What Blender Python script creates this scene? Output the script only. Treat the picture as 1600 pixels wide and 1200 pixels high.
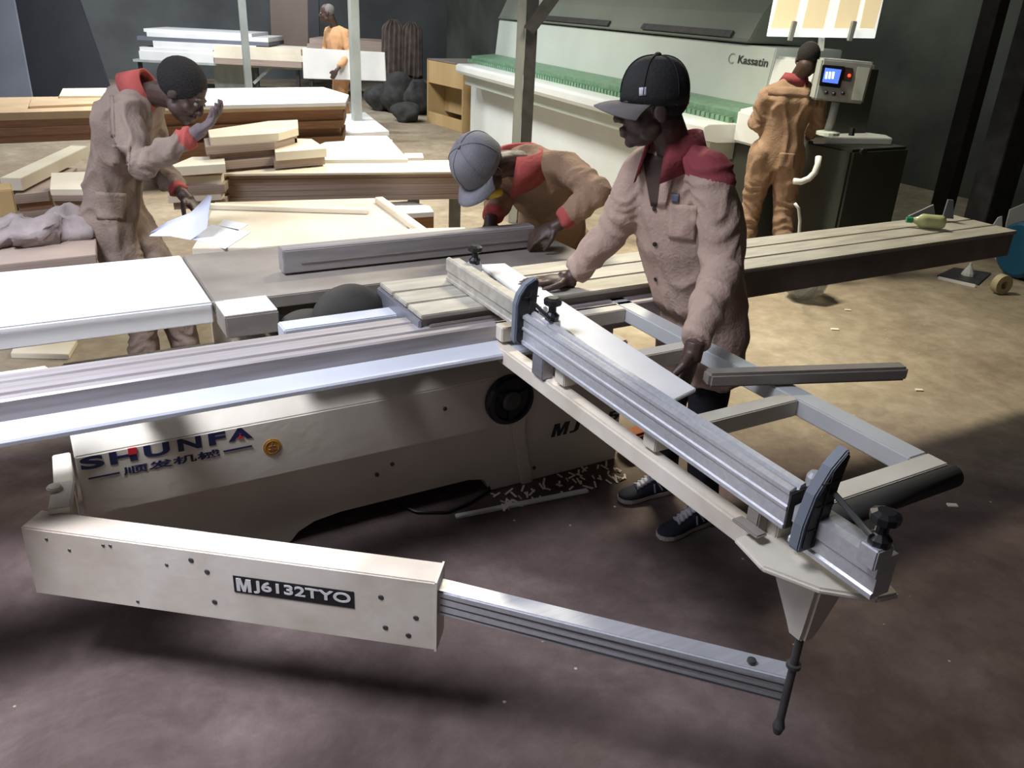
import bpy, bmesh, math, random
from mathutils import Vector, Matrix, noise
random.seed(7)
scene = bpy.context.scene
for o in list(bpy.data.objects): bpy.data.objects.remove(o)

# ---------------------------------------------------------------- camera
F, PITCH, ROLL, CAMH, YAW = 1300.0, math.radians(24.7), math.radians(2.85), 1.8, math.radians(30.5)
c_, s_ = math.cos(PITCH), math.sin(PITCH)
Rcam = (Matrix(((math.cos(ROLL), -math.sin(ROLL), 0), (math.sin(ROLL), math.cos(ROLL), 0), (0, 0, 1)))
        @ Matrix(((1, 0, 0), (0, -s_, -c_), (0, c_, -s_)))
        @ Matrix(((math.cos(YAW), -math.sin(YAW), 0), (math.sin(YAW), math.cos(YAW), 0), (0, 0, 1))))
cam_d = bpy.data.cameras.new('camera'); cam = bpy.data.objects.new('camera', cam_d)
scene.collection.objects.link(cam); scene.camera = cam
cam_d.sensor_width = 36; cam_d.lens = 36 * F / 1600; cam_d.clip_end = 100
mw = Matrix.Identity(4)
for i in range(3):
    mw[i][0] = Rcam[0][i]; mw[i][1] = -Rcam[1][i]; mw[i][2] = -Rcam[2][i]
mw[2][3] = CAMH
cam.matrix_world = mw

def ray(px, py): return Rcam.transposed() @ Vector(((px - 800) / F, (py - 600) / F, 1))
def at(px, py, z):                    # point of the horizontal plane at height z seen at this pixel
    d = ray(px, py); return Vector((0, 0, CAMH)) + d * ((z - CAMH) / d.z)
def ad(px, py, D):                    # point at ground distance D ahead of the camera
    d = ray(px, py); return Vector((0, 0, CAMH)) + d * (D / (d.x * math.sin(YAW) + d.y * math.cos(YAW)))
RIGHT = Vector((math.cos(YAW), -math.sin(YAW), 0)); AHEAD = Vector((math.sin(YAW), math.cos(YAW), 0)); UP = Vector((0, 0, 1))

# ---------------------------------------------------------------- world, lights, exposure
w = bpy.data.worlds.new('world'); scene.world = w; w.use_nodes = True
w.node_tree.nodes['Background'].inputs[0].default_value = (0.55, 0.6, 0.75, 1)
w.node_tree.nodes['Background'].inputs[1].default_value = 0.05
scene.view_settings.view_transform = 'Standard'; scene.view_settings.look = 'None'
scene.view_settings.gamma = 1; scene.view_settings.use_curve_mapping = False
scene.view_settings.exposure = 0.0
def area(name, loc, target, sx, sy, power, col, spread=180):
    l = bpy.data.lights.new(name, 'AREA'); l.shape = 'RECTANGLE'; l.size = sx; l.size_y = sy; l.energy = power; l.color = col; l.spread = math.radians(spread)
    o = bpy.data.objects.new(name, l); scene.collection.objects.link(o); o.location = loc
    o.rotation_euler = (Vector(target) - Vector(loc)).to_track_quat('-Z', 'Y').to_euler(); return o
area('roof_opening_left', (-1.3, 1.75, 4.3), (-.55, 2.4, .5), 1.3, 1.3, 106, (0.86, 0.89, 1.0), 86)
area('doorway_daylight', (-3.8, 2.6, 2.4), (0.2, 2.6, 0.6), 1.4, 1.4, 36, (0.80, 0.85, 1.0))
area('skylight_left', (-1.6, 4.8, 4.6), (-.1, 3.0, .6), 1.6, 1.6, 60, (0.82, 0.88, 1.0))
area('camera_side_fill', (-3.0, -2.4, 2.4), (0.8, 2.4, 0.5), 2.4, 2.2, 11, (1.0, 0.88, 0.95))  # added fill from the camera side, lifting the saw's front
area('far_boards_fill', (2.4, 10.6, 4.4), (2.9, 13.6, 0), 1.6, 0.3, 230, (0.93, 0.97, 1.0))  # added fill lamp, brightens the far boards and the carried board
area('right_wall_fill', (7.6, 7.5, 4.6), (8.6, 5.5, 0.8), 1.2, 0.3, 45, (0.95, 1.0, 0.90))  # unseen lamp added to lift the dark right wall
area('far_wall_fill', (2.0, 14.0, 4.4), (2.4, 16.5, 0.5), 1.6, 0.3, 300, (0.90, 0.95, 1.0))  # second added fill, for the far piles and back wall
area('ceiling_tube_rear', (2.4, 8.3, 4.2), (2.5, 8.4, 0), 1.5, 0.3, 215, (1.0, 0.97, 0.88), 130)
area('ceiling_tube_middle', (3.3, 4.7, 3.6), (3.2, 4.0, 0), 1.2, 0.3, 115, (1.0, 0.92, 0.72), 115)

# ---------------------------------------------------------------- materials
def mat(name, col, rough=0.6, metal=0.0, var=0.0, scale=6.0, col2=None, bump=0.0, bscale=None, stretch=(1, 1, 1), detail=4, emit=None, spec=0.5, trans=0.0, alpha=1.0):
    m = bpy.data.materials.new(name); m.use_nodes = True; nt = m.node_tree; b = nt.nodes['Principled BSDF']
    b.inputs['Roughness'].default_value = rough; b.inputs['Metallic'].default_value = metal
    b.inputs['Specular IOR Level'].default_value = spec
    b.inputs['Transmission Weight'].default_value = trans; b.inputs['Alpha'].default_value = alpha
    c = (*col, 1); b.inputs['Base Color'].default_value = c
    tc = nt.nodes.new('ShaderNodeTexCoord'); mp = nt.nodes.new('ShaderNodeMapping')
    nt.links.new(tc.outputs['Object'], mp.inputs[0]); mp.inputs['Scale'].default_value = stretch
    if var or col2:
        n = nt.nodes.new('ShaderNodeTexNoise'); n.inputs['Scale'].default_value = scale; n.inputs['Detail'].default_value = detail
        nt.links.new(mp.outputs[0], n.inputs['Vector'])
        r = nt.nodes.new('ShaderNodeValToRGB'); r.color_ramp.elements[0].position = 0.35; r.color_ramp.elements[1].position = 0.68
        k = col2 or tuple(max(0, x * (1 - var)) for x in col)
        r.color_ramp.elements[0].color = (*k, 1); r.color_ramp.elements[1].color = c
        nt.links.new(n.outputs['Fac'], r.inputs[0]); nt.links.new(r.outputs[0], b.inputs['Base Color'])
    if bump:
        n2 = nt.nodes.new('ShaderNodeTexNoise'); n2.inputs['Scale'].default_value = bscale or scale; n2.inputs['Detail'].default_value = 5
        nt.links.new(mp.outputs[0], n2.inputs['Vector'])
        bp = nt.nodes.new('ShaderNodeBump'); bp.inputs['Strength'].default_value = bump; bp.inputs['Distance'].default_value = 0.02
        nt.links.new(n2.outputs['Fac'], bp.inputs['Height']); nt.links.new(bp.outputs[0], b.inputs['Normal'])
    if emit:
        b.inputs['Emission Color'].default_value = (*emit[0], 1); b.inputs['Emission Strength'].default_value = emit[1]
    return m
M = dict(
 cream=mat('cream_paint', (.68, .64, .55), .45, scale=3, col2=(.58, .53, .44), bump=.08, bscale=30),
 creamdirty=mat('dusty_cream_paint', (.70, .65, .57), .5, scale=5, col2=(.54, .47, .39), bump=.03, bscale=40),
 white=mat('white_laminate', (.75, .75, .75), .38, var=.10, scale=3),
 dustwhite=mat('dusty_white_laminate', (.78, .76, .74), .5, scale=2.2, col2=(.62, .56, .50)),
 alu=mat('brushed_aluminium', (.66, .67, .71), .32, .55, var=.12, scale=8, stretch=(1, 12, 12), bump=.04),
 aludust=mat('dusty_aluminium', (.52, .495, .43), .45, .25, scale=5, col2=(.38, .35, .30), stretch=(1, 5, 5)),
 beam=mat('dusty_beam_aluminium', (.47, .44, .46), .38, .35, scale=4, col2=(.36, .32, .31), stretch=(.7, 14, 14)),
 ripfence=mat('grey_dusty_aluminium', (.33, .305, .30), .5, .2, var=.2, scale=5, stretch=(1, 8, 8)),
 alubar=mat('pale_aluminium_bar', (.60, .62, .62), .4, .15, var=.12, scale=5),
 ledge=mat('pale_blue_grey_ledge', (.52, .54, .60), .35, var=.1, scale=3),
 aludark=mat('grey_anodised_aluminium', (.33, .33, .37), .4, .6, var=.2, scale=8, stretch=(12, 1, 12)),
 steel=mat('dark_steel', (.11, .11, .11), .5, .6, var=.3, scale=12),
 iron=mat('dusty_cast_iron', (.30, .27, .235), .55, .2, scale=4, col2=(.20, .175, .155), bump=.1, bscale=20),
 black=mat('black_plastic', (.013, .013, .016), .35, var=.2, scale=9),
 blackrub=mat('black_rubber', (.045, .041, .035), .85, var=.3, scale=9),
 grayplastic=mat('grey_plastic_edge', (.16, .18, .22), .5, var=.1, scale=9),
 mdf=mat('raw_mdf', (.62, .47, .31), .8, scale=3, col2=(.52, .38, .25), bump=.05, bscale=60),
 mdfdark=mat('brown_board_edge', (.36, .20, .12), .8, scale=4, col2=(.24, .13, .08), stretch=(1, 1, 30)),
 edge=mat('pale_board_edge', (.42, .33, .27), .8, scale=3, col2=(.28, .21, .175), stretch=(.6, .6, 40)),
 pale=mat('pale_board_face', (.82, .76, .62), .7, scale=2.5, col2=(.72, .64, .50)),
 dustsheet=mat('sawdust_covered_sheet', (.80, .72, .57), .85, scale=2.0, col2=(.60, .51, .41), bump=.25, bscale=14),
 cabinet=mat('oak_veneer', (.52, .37, .18), .5, scale=3, col2=(.44, .30, .14), stretch=(1, 1, .2)),
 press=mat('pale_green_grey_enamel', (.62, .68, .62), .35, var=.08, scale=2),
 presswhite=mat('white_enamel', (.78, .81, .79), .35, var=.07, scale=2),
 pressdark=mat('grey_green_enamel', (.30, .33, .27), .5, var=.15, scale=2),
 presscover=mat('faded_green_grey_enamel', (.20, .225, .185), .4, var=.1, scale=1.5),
 pressblack=mat('shaded_dark_green_enamel', (.045, .05, .04), .5, var=.2, scale=2),  # dark green, with the shade on the machine's end put into it
 green=mat('green_roller_strip', (.19, .34, .22), .5, var=.3, scale=20),
 darkwall=mat('soot_dark_wall', (.17, .175, .155), .9, scale=.9, col2=(.075, .08, .07), bump=.4, bscale=5),
 bwall=mat('dim_grey_wall', (.13, .14, .14), .9, scale=.8, col2=(.08, .085, .09), bump=.4, bscale=5),
 darkpanel=mat('black_sheet', (.02, .021, .026), .6, var=.2, scale=2),
 greypanel=mat('grey_sheet', (.14, .15, .18), .6, var=.2, scale=1),
 brownpanel=mat('brown_door_board', (.16, .115, .085), .6, var=.2, scale=2, stretch=(1, 1, .2)),
 paint=mat('grey_painted_steel', (.42, .45, .43), .5, .1, var=.25, scale=6, stretch=(1, 1, .4)),
 cloth=mat('dark_cloth', (.05, .05, .048), .95, var=.5, scale=8, bump=.5, bscale=14),
 coat=mat('brown_hanging_coat', (.10, .075, .065), .95, var=.5, scale=8, bump=.5, bscale=14),
 grayfab=mat('dusty_grey_cloth', (.38, .32, .31), .95, var=.3, scale=8, bump=.6, bscale=14),
 navy=mat('navy_print', (.012, .016, .07), .5), red=mat('red_print', (.55, .02, .03), .5),
 ink=mat('black_print', (.01, .01, .012), .5), gold=mat('gold_sticker', (.60, .29, .02), .35, .3, scale=30, col2=(.42, .19, .01)),
 inkwhite=mat('white_print', (.62, .60, .60), .5),
 paper=mat('white_paper', (.70, .73, .84), .7, var=.05),
 blue=mat('blue_plastic_drum', (.015, .10, .19), .45, var=.3, scale=5),
 bottle=mat('yellow_green_liquid', (.50, .53, .26), .15, alpha=.85), cap_green=mat('green_bottle_cap', (.02, .25, .12), .4),
 clear=mat('clear_plastic_bag', (.55, .58, .55), .12, trans=.6, bump=.8, bscale=12),
 tape=mat('tan_tape_roll', (.50, .42, .27), .6, var=.2), hose=mat('white_hose', (.66, .67, .64), .5),
 rag=mat('dark_rust_rag', (.40, .13, .05), .9, var=.4, scale=10),
 screen=mat('blue_screen', (.05, .1, .4), .3, emit=((.10, .20, .85), 1.3)),
 digit=mat('screen_digits', (.7, .8, .9), .3, emit=((.75, .85, 1), 1.6)),
 redlamp=mat('red_pilot_lamp', (.5, .02, .01), .3, emit=((1, .04, .01), 3)),
 winframe=mat('lit_white_window_frame', (.85, .86, .82), .5, emit=((.93, 1, .95), .75)),
 winpane=mat('sunlit_cream_pane', (.8, .72, .5), .5, emit=((1, .80, .45), .62)),
)
# concrete floor under sawdust
def floor_mat():
    m = bpy.data.materials.new('dusty_concrete'); m.use_nodes = True; nt = m.node_tree; b = nt.nodes['Principled BSDF']
    N = nt.nodes.new; L = nt.links.new
    tc = N('ShaderNodeTexCoord')
    def ns(scale, detail, rough=.6, dist=0):
        n = N('ShaderNodeTexNoise'); n.inputs['Scale'].default_value = scale; n.inputs['Detail'].default_value = detail
        n.inputs['Roughness'].default_value = rough; n.inputs['Distortion'].default_value = dist
        L(tc.outputs['Object'], n.inputs['Vector']); return n
    a = ns(1.1, 8, .65, .6)
    def ramp(c0, c1, c2):
        r = N('ShaderNodeValToRGB'); e = r.color_ramp.elements
        e[0].position = .33; e[0].color = (*c0, 1); e[1].position = .66; e[1].color = (*c2, 1)
        m_ = r.color_ramp.elements.new(.5); m_.color = (*c1, 1); L(a.outputs['Fac'], r.inputs[0]); return r
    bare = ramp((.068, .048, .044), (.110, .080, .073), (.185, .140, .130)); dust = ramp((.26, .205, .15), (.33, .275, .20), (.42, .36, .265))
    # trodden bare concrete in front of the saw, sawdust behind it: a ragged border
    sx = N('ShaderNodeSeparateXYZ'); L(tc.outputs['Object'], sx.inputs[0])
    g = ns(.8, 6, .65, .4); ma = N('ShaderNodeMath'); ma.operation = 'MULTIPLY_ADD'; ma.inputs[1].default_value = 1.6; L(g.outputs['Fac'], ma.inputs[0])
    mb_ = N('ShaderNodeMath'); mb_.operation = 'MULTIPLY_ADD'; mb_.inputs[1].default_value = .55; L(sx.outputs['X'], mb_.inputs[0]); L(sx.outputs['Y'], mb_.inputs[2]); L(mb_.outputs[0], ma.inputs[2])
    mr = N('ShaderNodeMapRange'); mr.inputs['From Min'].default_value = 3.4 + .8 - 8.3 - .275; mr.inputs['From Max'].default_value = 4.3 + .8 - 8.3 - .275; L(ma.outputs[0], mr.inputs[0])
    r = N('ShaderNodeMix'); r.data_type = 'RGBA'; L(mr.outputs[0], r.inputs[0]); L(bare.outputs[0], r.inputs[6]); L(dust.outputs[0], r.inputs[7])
    d = ns(9, 6, .7, .3); r2 = N('ShaderNodeValToRGB'); r2.color_ramp.elements[0].position = .40; r2.color_ramp.elements[1].position = .62
    r2.color_ramp.elements[0].color = (.80, .78, .77, 1); r2.color_ramp.elements[1].color = (1, 1, 1, 1); L(d.outputs['Fac'], r2.inputs[0])
    mx = N('ShaderNodeMix'); mx.data_type = 'RGBA'; mx.blend_type = 'MULTIPLY'; mx.inputs[0].default_value = 1
    L(r.outputs[2], mx.inputs[6]); L(r2.outputs[0], mx.inputs[7])
    sp = N('ShaderNodeTexVoronoi'); sp.inputs['Scale'].default_value = 7; L(tc.outputs['Object'], sp.inputs['Vector'])
    r3 = N('ShaderNodeValToRGB'); r3.color_ramp.elements[0].position = .02; r3.color_ramp.elements[0].color = (1, 1, 1, 1)
    r3.color_ramp.elements[1].position = .045; r3.color_ramp.elements[1].color = (0, 0, 0, 1); L(sp.outputs['Distance'], r3.inputs[0])
    mx2 = N('ShaderNodeMix'); mx2.data_type = 'RGBA'; L(r3.outputs[0], mx2.inputs[0]); L(mx.outputs[2], mx2.inputs[6]); mx2.inputs[7].default_value = (.55, .47, .36, 1)
    L(mx2.outputs[2], b.inputs['Base Color'])
    b.inputs['Roughness'].default_value = .85; b.inputs['Specular IOR Level'].default_value = .25
    bp = N('ShaderNodeBump'); bp.inputs['Strength'].default_value = .35; bp.inputs['Distance'].default_value = .015
    L(d.outputs['Fac'], bp.inputs['Height']); L(bp.outputs[0], b.inputs['Normal'])
    return m
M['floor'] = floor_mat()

# ---------------------------------------------------------------- builders
def topmost(o):
    while o.parent: o = o.parent
    return o
class MB:
    def __init__(s): s.bm = bmesh.new()
    def poly(s, co, faces):
        v = [s.bm.verts.new(c) for c in co]
        for f in faces:
            try: s.bm.faces.new([v[i] for i in f])
            except ValueError: pass
        return s
    def hexa(s, p): return s.poly(p, [(0, 3, 2, 1), (4, 5, 6, 7), (0, 1, 5, 4), (1, 2, 6, 5), (2, 3, 7, 6), (3, 0, 4, 7)])
    def box(s, x0, y0, z0, x1, y1, z1):
        return s.hexa([Vector(p) for p in ((x0, y0, z0), (x1, y0, z0), (x1, y1, z0), (x0, y1, z0), (x0, y0, z1), (x1, y0, z1), (x1, y1, z1), (x0, y1, z1))])
    def bar(s, a, b, w, h, up=UP):        # square bar from a to b (centre line), width w across, height h
        a = Vector(a); b = Vector(b); d = (b - a).normalized(); r = d.cross(Vector(up)).normalized(); u = r.cross(d)
        q = [a - r * w / 2 - u * h / 2, a + r * w / 2 - u * h / 2, a + r * w / 2 + u * h / 2, a - r * w / 2 + u * h / 2]
        return s.hexa([*q, *[p + (b - a) for p in q]])
    def slab(s, quad, z0, z1):            # vertical-sided slab over a plan polygon
        n = len(quad); lo = [Vector((p[0], p[1], z0)) for p in quad]; hi = [Vector((p[0], p[1], z1)) for p in quad]
        return s.poly(lo + hi, [tuple(range(n - 1, -1, -1)), tuple(range(n, 2 * n))] + [(i, (i + 1) % n, n + (i + 1) % n, n + i) for i in range(n)])
    def prism(s, prof, o, u, v, d):       # profile (list of 2D) in plane o + a*u + b*v, extruded by d
        o = Vector(o); u = Vector(u); v = Vector(v); d = Vector(d); n = len(prof)
        lo = [o + u * a + v * b for a, b in prof]; hi = [p + d for p in lo]
        return s.poly(lo + hi, [tuple(range(n - 1, -1, -1)), tuple(range(n, 2 * n))] + [(i, (i + 1) % n, n + (i + 1) % n, n + i) for i in range(n)])
    def rings(s, rings, closed=True):
        n = len(rings[0]); co = [p for r in rings for p in r]; fc = []
        for k in range(len(rings) - 1):
            for i in range(n): fc.append((k * n + i, k * n + (i + 1) % n, (k + 1) * n + (i + 1) % n, (k + 1) * n + i))
        if closed: fc.append(tuple(range(n - 1, -1, -1))); fc.append(tuple((len(rings) - 1) * n + i for i in range(n)))
        return s.poly(co, fc)
    def tube(s, pts, rad, n=12):
        pts = [Vector(p) for p in pts]; R = rad if isinstance(rad, (list, tuple)) else [rad] * len(pts); rg = []; pu = None
        for i, p in enumerate(pts):
            t = (pts[min(i + 1, len(pts) - 1)] - pts[max(i - 1, 0)]).normalized()
            if pu is None: pu = t.orthogonal().normalized()
            pu = (pu - t * pu.dot(t)).normalized(); pv = t.cross(pu)
            rg.append([p + (pu * math.cos(2 * math.pi * k / n) + pv * math.sin(2 * math.pi * k / n)) * R[i] for k in range(n)])
        return s.rings(rg)
    def lathe(s, o, axis, prof, n=24):    # prof: (distance along axis, radius)
        o = Vector(o); a = Vector(axis).normalized(); u = a.orthogonal().normalized(); v = a.cross(u)
        return s.rings([[o + a * t + (u * math.cos(2 * math.pi * k / n) + v * math.sin(2 * math.pi * k / n)) * max(r, 1e-4) for k in range(n)] for t, r in prof])
    def blob(s, c, rx, ry, rz, rot=None, n=14):
        rg = []; c = Vector(c); R = rot or Matrix.Identity(3)
        for k in range(n + 1):
            th = math.pi * k / n; rr = max(math.sin(th), 1e-3)
            rg.append([c + R @ Vector((rx * rr * math.cos(2 * math.pi * j / (2 * n)), ry * rr * math.sin(2 * math.pi * j / (2 * n)), -rz * math.cos(th))) for j in range(2 * n)])
        return s.rings(rg)
    def build(s, name, m, parent=None, bevel=0.0, smooth=False, label=None, cat=None, group=None, kind=None):
        bmesh.ops.recalc_face_normals(s.bm, faces=s.bm.faces)
        if bevel:
            bmesh.ops.bevel(s.bm, geom=[e for e in s.bm.edges if e.calc_face_angle(0) > .5], offset=bevel, segments=2, affect='EDGES', clamp_overlap=True)
        me = bpy.data.meshes.new(name); s.bm.to_mesh(me); s.bm.free()
        return link_mesh(name, me, m, parent, smooth, label, cat, group, kind)
def link_mesh(name, me, m, parent=None, smooth=False, label=None, cat=None, group=None, kind=None):
    if m is not None: me.materials.append(M[m] if isinstance(m, str) else m)
    o = bpy.data.objects.new(name, me); scene.collection.objects.link(o)
    if parent is not None: L = topmost(parent).location.copy(); o.parent = parent
    else:
        xs = [v.co for v in me.vertices]
        L = Vector(((min(v.x for v in xs) + max(v.x for v in xs)) / 2, (min(v.y for v in xs) + max(v.y for v in xs)) / 2, min(v.z for v in xs)))
        o.location = L
    me.transform(Matrix.Translation(-L))
    if smooth:
        for p in me.polygons: p.use_smooth = True
    return tag(o, label, cat, group, kind)
def tag(o, label=None, cat=None, group=None, kind=None):
    if label: o['label'] = label
    if cat: o['category'] = cat
    if group: o['group'] = group
    if kind: o['kind'] = kind
    return o
def empty(name, loc, label, cat, group=None):
    o = bpy.data.objects.new(name, None); scene.collection.objects.link(o); o.location = loc; o.empty_display_size = .05
    return tag(o, label, cat, group)
def text(body, origin, udir, vdir, height, width, name, m, parent, bold=0.0, shear=0.0, depth=.0012):
    cu = bpy.data.curves.new('t', 'FONT'); cu.body = body; cu.size = 1; cu.offset = bold; cu.extrude = .002
    o = bpy.data.objects.new('t', cu); scene.collection.objects.link(o)
    bpy.context.view_layer.update(); dg = bpy.context.evaluated_depsgraph_get()
    me = bpy.data.meshes.new_from_object(o.evaluated_get(dg)); bpy.data.objects.remove(o)
    xs = [v.co.x for v in me.vertices]; ys = [v.co.y for v in me.vertices]
    x0, x1, y0, y1 = min(xs), max(xs), min(ys), max(ys); u = Vector(udir).normalized(); v_ = Vector(vdir).normalized(); n = u.cross(v_); og = Vector(origin)
    for v in me.vertices:
        a = (v.co.x - x0) / (x1 - x0) * width; b = (v.co.y - y0) / (y1 - y0) * height
        v.co = og + u * (a + shear * b) + v_ * b + n * (depth if v.co.z > 0 else 0)
    me.materials.clear()
    return link_mesh(name, me, m, parent)

def letter_m(origin, udir, vdir, h, w_, name, m, parent, shear=0.0):
    pr = [(0, 0), (.24, 0), (.24, .62), (.40, 0), (.60, 0), (.76, .62), (.76, 0), (1, 0), (1, 1), (.66, 1), (.50, .42), (.34, 1), (0, 1)]
    u = Vector(udir).normalized(); v = Vector(vdir).normalized(); n = u.cross(v); o = Vector(origin)
    return MB().prism([(a * w_ + shear * b * h, b * h) for a, b in pr], o, u, v, n * .0012).build(name, m, parent)
# ================================================================ room
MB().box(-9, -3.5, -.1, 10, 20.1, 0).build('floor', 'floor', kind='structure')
MB().box(-9, 19.5, 0, 10, 19.7, 5).build('wall_back', 'bwall', kind='structure')
MB().box(9.2, -3.5, 0, 9.4, 19.5, 5).build('wall_right', 'darkwall', kind='structure')
MB().box(-9, -3.5, 0, -8.8, -1.5, 5).box(-9, 5, 0, -8.8, 19.5, 5).box(-9, -1.5, 3.5, -8.8, 5, 5).build('wall_left', 'bwall', kind='structure')
MB().box(-8.8, -3.5, 0, 9.2, -3.3, 5).build('wall_front', 'bwall', kind='structure')
MB().box(-9, -3.5, 5, 10, 20.1, 5.1).build('ceiling', 'bwall', kind='structure')

# ================================================================ sliding table saw
saw = empty('sliding_table_saw', (1.0, 2.8, 0), 'cream sliding table panel saw with lettered side panel in the middle of the shop', 'saw')
ZT = .86
# body: arched underside, profile in x-z extruded along y
arch = [(.59, 0), (.62, .035), (.68, .062), (.78, .075), (1.30, .075), (1.37, .06), (1.40, 0)]
prof = [(-.02, 0)] + arch + [(2.02, 0), (2.02, .56), (-.02, .56)]
body = MB().prism(prof, (0, 2.505, 0), (1, 0, 0), (0, 0, 1), (0, .62, 0)).build('cabinet_body', 'cream', saw, .006)
# upper panel with bevelled top
p = MB(); pr = [(2.46, .315), (2.46, .523), (2.515, .583), (2.60, .583), (2.60, .315)]
p.prism([(a, b) for a, b in pr], (-.03, 0, 0), (0, 1, 0), (0, 0, 1), (1.52, 0, 0))
panel = p.build('side_panel', 'cream', saw, .004)
# flared strip at the panel's right end, running to the floor
fl = MB(); pts = [(1.49, .58, 2.462), (1.49, .36, 2.462), (1.495, .25, 2.470), (1.53, .12, 2.482), (1.56, .0, 2.49)]
fl.rings([[Vector((x - .02, y, z)), Vector((x + .03, y, z)), Vector((x + .05, y + .05, z)), Vector((x - .02, y + .05, z))] for x, z, y in pts])
fl.build('corner_flare', 'cream', saw, .004)
for x, z in ((1.60, .06), (.92, .2), (.98, .23), (1.17, .44)): MB().lathe((x, 2.505 if z < .3 else 2.46, z), (0, -1, 0), [(0, .008), (.004, .008), (.005, .004)], 10).build('bolt_head', 'steel', saw)
# lettering
U, V_ = (1, 0, 0), (0, 0, 1); yf = 2.4595
for ch_, x, w_ in (('S', -.018, .064), ('H', .061, .076), ('U', .157, .074), ('N', .255, .070), ('F', .347, .052), ('A', .407, .076)):
    text(ch_, (x, yf, .476), U, V_, .043, w_, 'brand_lettering', 'navy', panel, .04)
MB().box(.114, yf - .003, .499, .138, yf, .521).build('red_letter_accent', 'red', panel)
MB().prism([(.436, .482), (.454, .482), (.445, .496)], (0, yf - .003, 0), (1, 0, 0), (0, 0, 1), (0, .003, 0)).build('red_letter_accent', 'red', panel)
text('顺发机械', (.092, yf, .432), U, V_, .028, .284, 'chinese_lettering', 'navy', panel, .016)
MB().box(-.004, yf - .002, .443, .082, yf, .448).build('underline', 'navy', panel); MB().box(.388, yf - .002, .444, .478, yf, .449).build('underline', 'navy', panel)
g = MB().lathe((.542, 2.46, .427), (0, -1, 0), [(0, .030), (.002, .030), (.0025, .026)], 28).build('gold_seal', 'gold', panel)
rg = MB(); rg.tube([Vector((.542 + .023 * math.cos(t * math.pi / 12), 2.457, .427 + .023 * math.sin(t * math.pi / 12))) for t in range(25)], .0012, 6)
rg.box(.529, 2.455, .418, .555, 2.457, .421).box(.5405, 2.455, .412, .5435, 2.457, .444).box(.532, 2.455, .430, .552, 2.457, .433)
rg.build('seal_emblem', 'mdfdark', g)
letter_m((1.672, 2.5045, .185), U, V_, .058, .075, 'model_lettering', 'ink', body, .25)
text('J-45', (1.760, 2.5045, .185), U, V_, .058, .245, 'model_lettering', 'ink', body, .022, shear=.25)
# hand wheel
hw = MB().lathe((1.43, 2.46, .435), (0, -1, 0), [(0, .095), (.012, .101), (.03, .101), (.042, .093), (.044, .080), (.030, .074), (.026, .045), (.032, .04)], 36).build('handwheel', 'black', saw, smooth=False)
MB().lathe((1.43, 2.432, .435), (0, -1, 0), [(0, .04), (.012, .038), (.018, .028), (.019, .0)], 28).build('wheel_hub', 'steel', hw)
for a in (0.5, 2.6, 4.7):
    MB().bar((1.43 + .03 * math.cos(a), 2.428, .435 + .03 * math.sin(a)), (1.43 + .078 * math.cos(a), 2.424, .435 + .078 * math.sin(a)), .022, .010, (0, -1, 0)).build('wheel_spoke', 'black', hw, .002)
# guide beam (under the carriage) with ribbed top
gb = [(2.180, .775), (2.180, .855), (2.186, .860), (2.205, .860), (2.207, .853), (2.225, .853), (2.227, .860), (2.285, .860), (2.287, .853), (2.300, .853), (2.303, .860), (2.348, .860), (2.352, .855), (2.352, .775)]
MB().prism(gb, (-1.35, 0, 0), (0, 1, 0), (0, 0, 1), (3.25, 0, 0)).build('guide_beam', 'beam', saw)
MB().prism([(2.108, .780), (2.112, .786), (2.19, .806), (2.19, .775), (2.114, .766), (2.108, .770)], (-1.35, 0, 0), (0, 1, 0), (0, 0, 1), (2.75, 0, 0)).build('beam_ledge', 'ledge', saw, label='white ledge below the beam')
MB().box(-1.2, 2.345, .775, -.05, 2.42, .84).box(.50, 2.52, .56, 1.95, 3.10, .76).build('beam_support', 'creamdirty', saw, .004)
# sliding carriage, three planks wide
X0, X1 = .985, 4.11
car = MB().box(X0, 2.25, .775, X1, 2.60, .888).build('sliding_carriage', 'iron', saw, .003)
for k in range(3):
    a = 2.238 + k * .122
    MB().box(X0 - .004, a, .886, X1, a + .112, .902).build('carriage_plank', 'aludust', car, .003)
MB().box(X0 - .012, 2.24, .778, X0 - .001, 2.60, .885).build('carriage_end_cap', 'aludark', car, .004)
MB().box(X0 + .02, 2.228, .80, X0 + .27, 2.238, .87).build('carriage_side_plate', 'iron', car, .003)
MB().lathe((X0 + .09, 2.228, .815), (0, -1, 0), [(0, .008), (.004, .007)], 12).build('carriage_screw', 'alu', car)
# blade area and fixed tables
MB().box(.60, 2.42, .72, .99, 2.50, .845).build('saw_frame_ledge', 'ledge', saw, .004)
for x in (.14, .84, 1.55): MB().box(x, 2.352, .67, x + .09, 2.50, .775).build('beam_bracket', 'iron', saw)
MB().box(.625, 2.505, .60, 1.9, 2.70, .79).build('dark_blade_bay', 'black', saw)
hood = MB(); hood.blob((.862, 2.575, .80), .13, .065, .115); hood.blob((.72, 2.60, .785), .09, .06, .05)
hood.build('dust_hood', 'blackrub', saw, smooth=True)
MB().box(.452, 2.55, .79, .62, 2.70, .862).box(.452, 2.705, ZT - .045, 1.95, 3.30, ZT).build('fixed_table', 'iron', saw, .004)
MB().prism([(0, 0), (.165, 0), (.165, .15), (0, .15)], (.452, 2.555, .863), (1, 0, 0), (0, 1, 0), (0, 0, .003)).build('dusty_table_lip', 'dustwhite', saw)
MB().box(-1.5, 2.71, .79, .445, 3.30, ZT).build('extension_table', 'white', saw, .004)
MB().box(-1.5, 2.697, .865, .48, 2.702, .867).build('table_strip', 'alu', saw)
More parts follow.
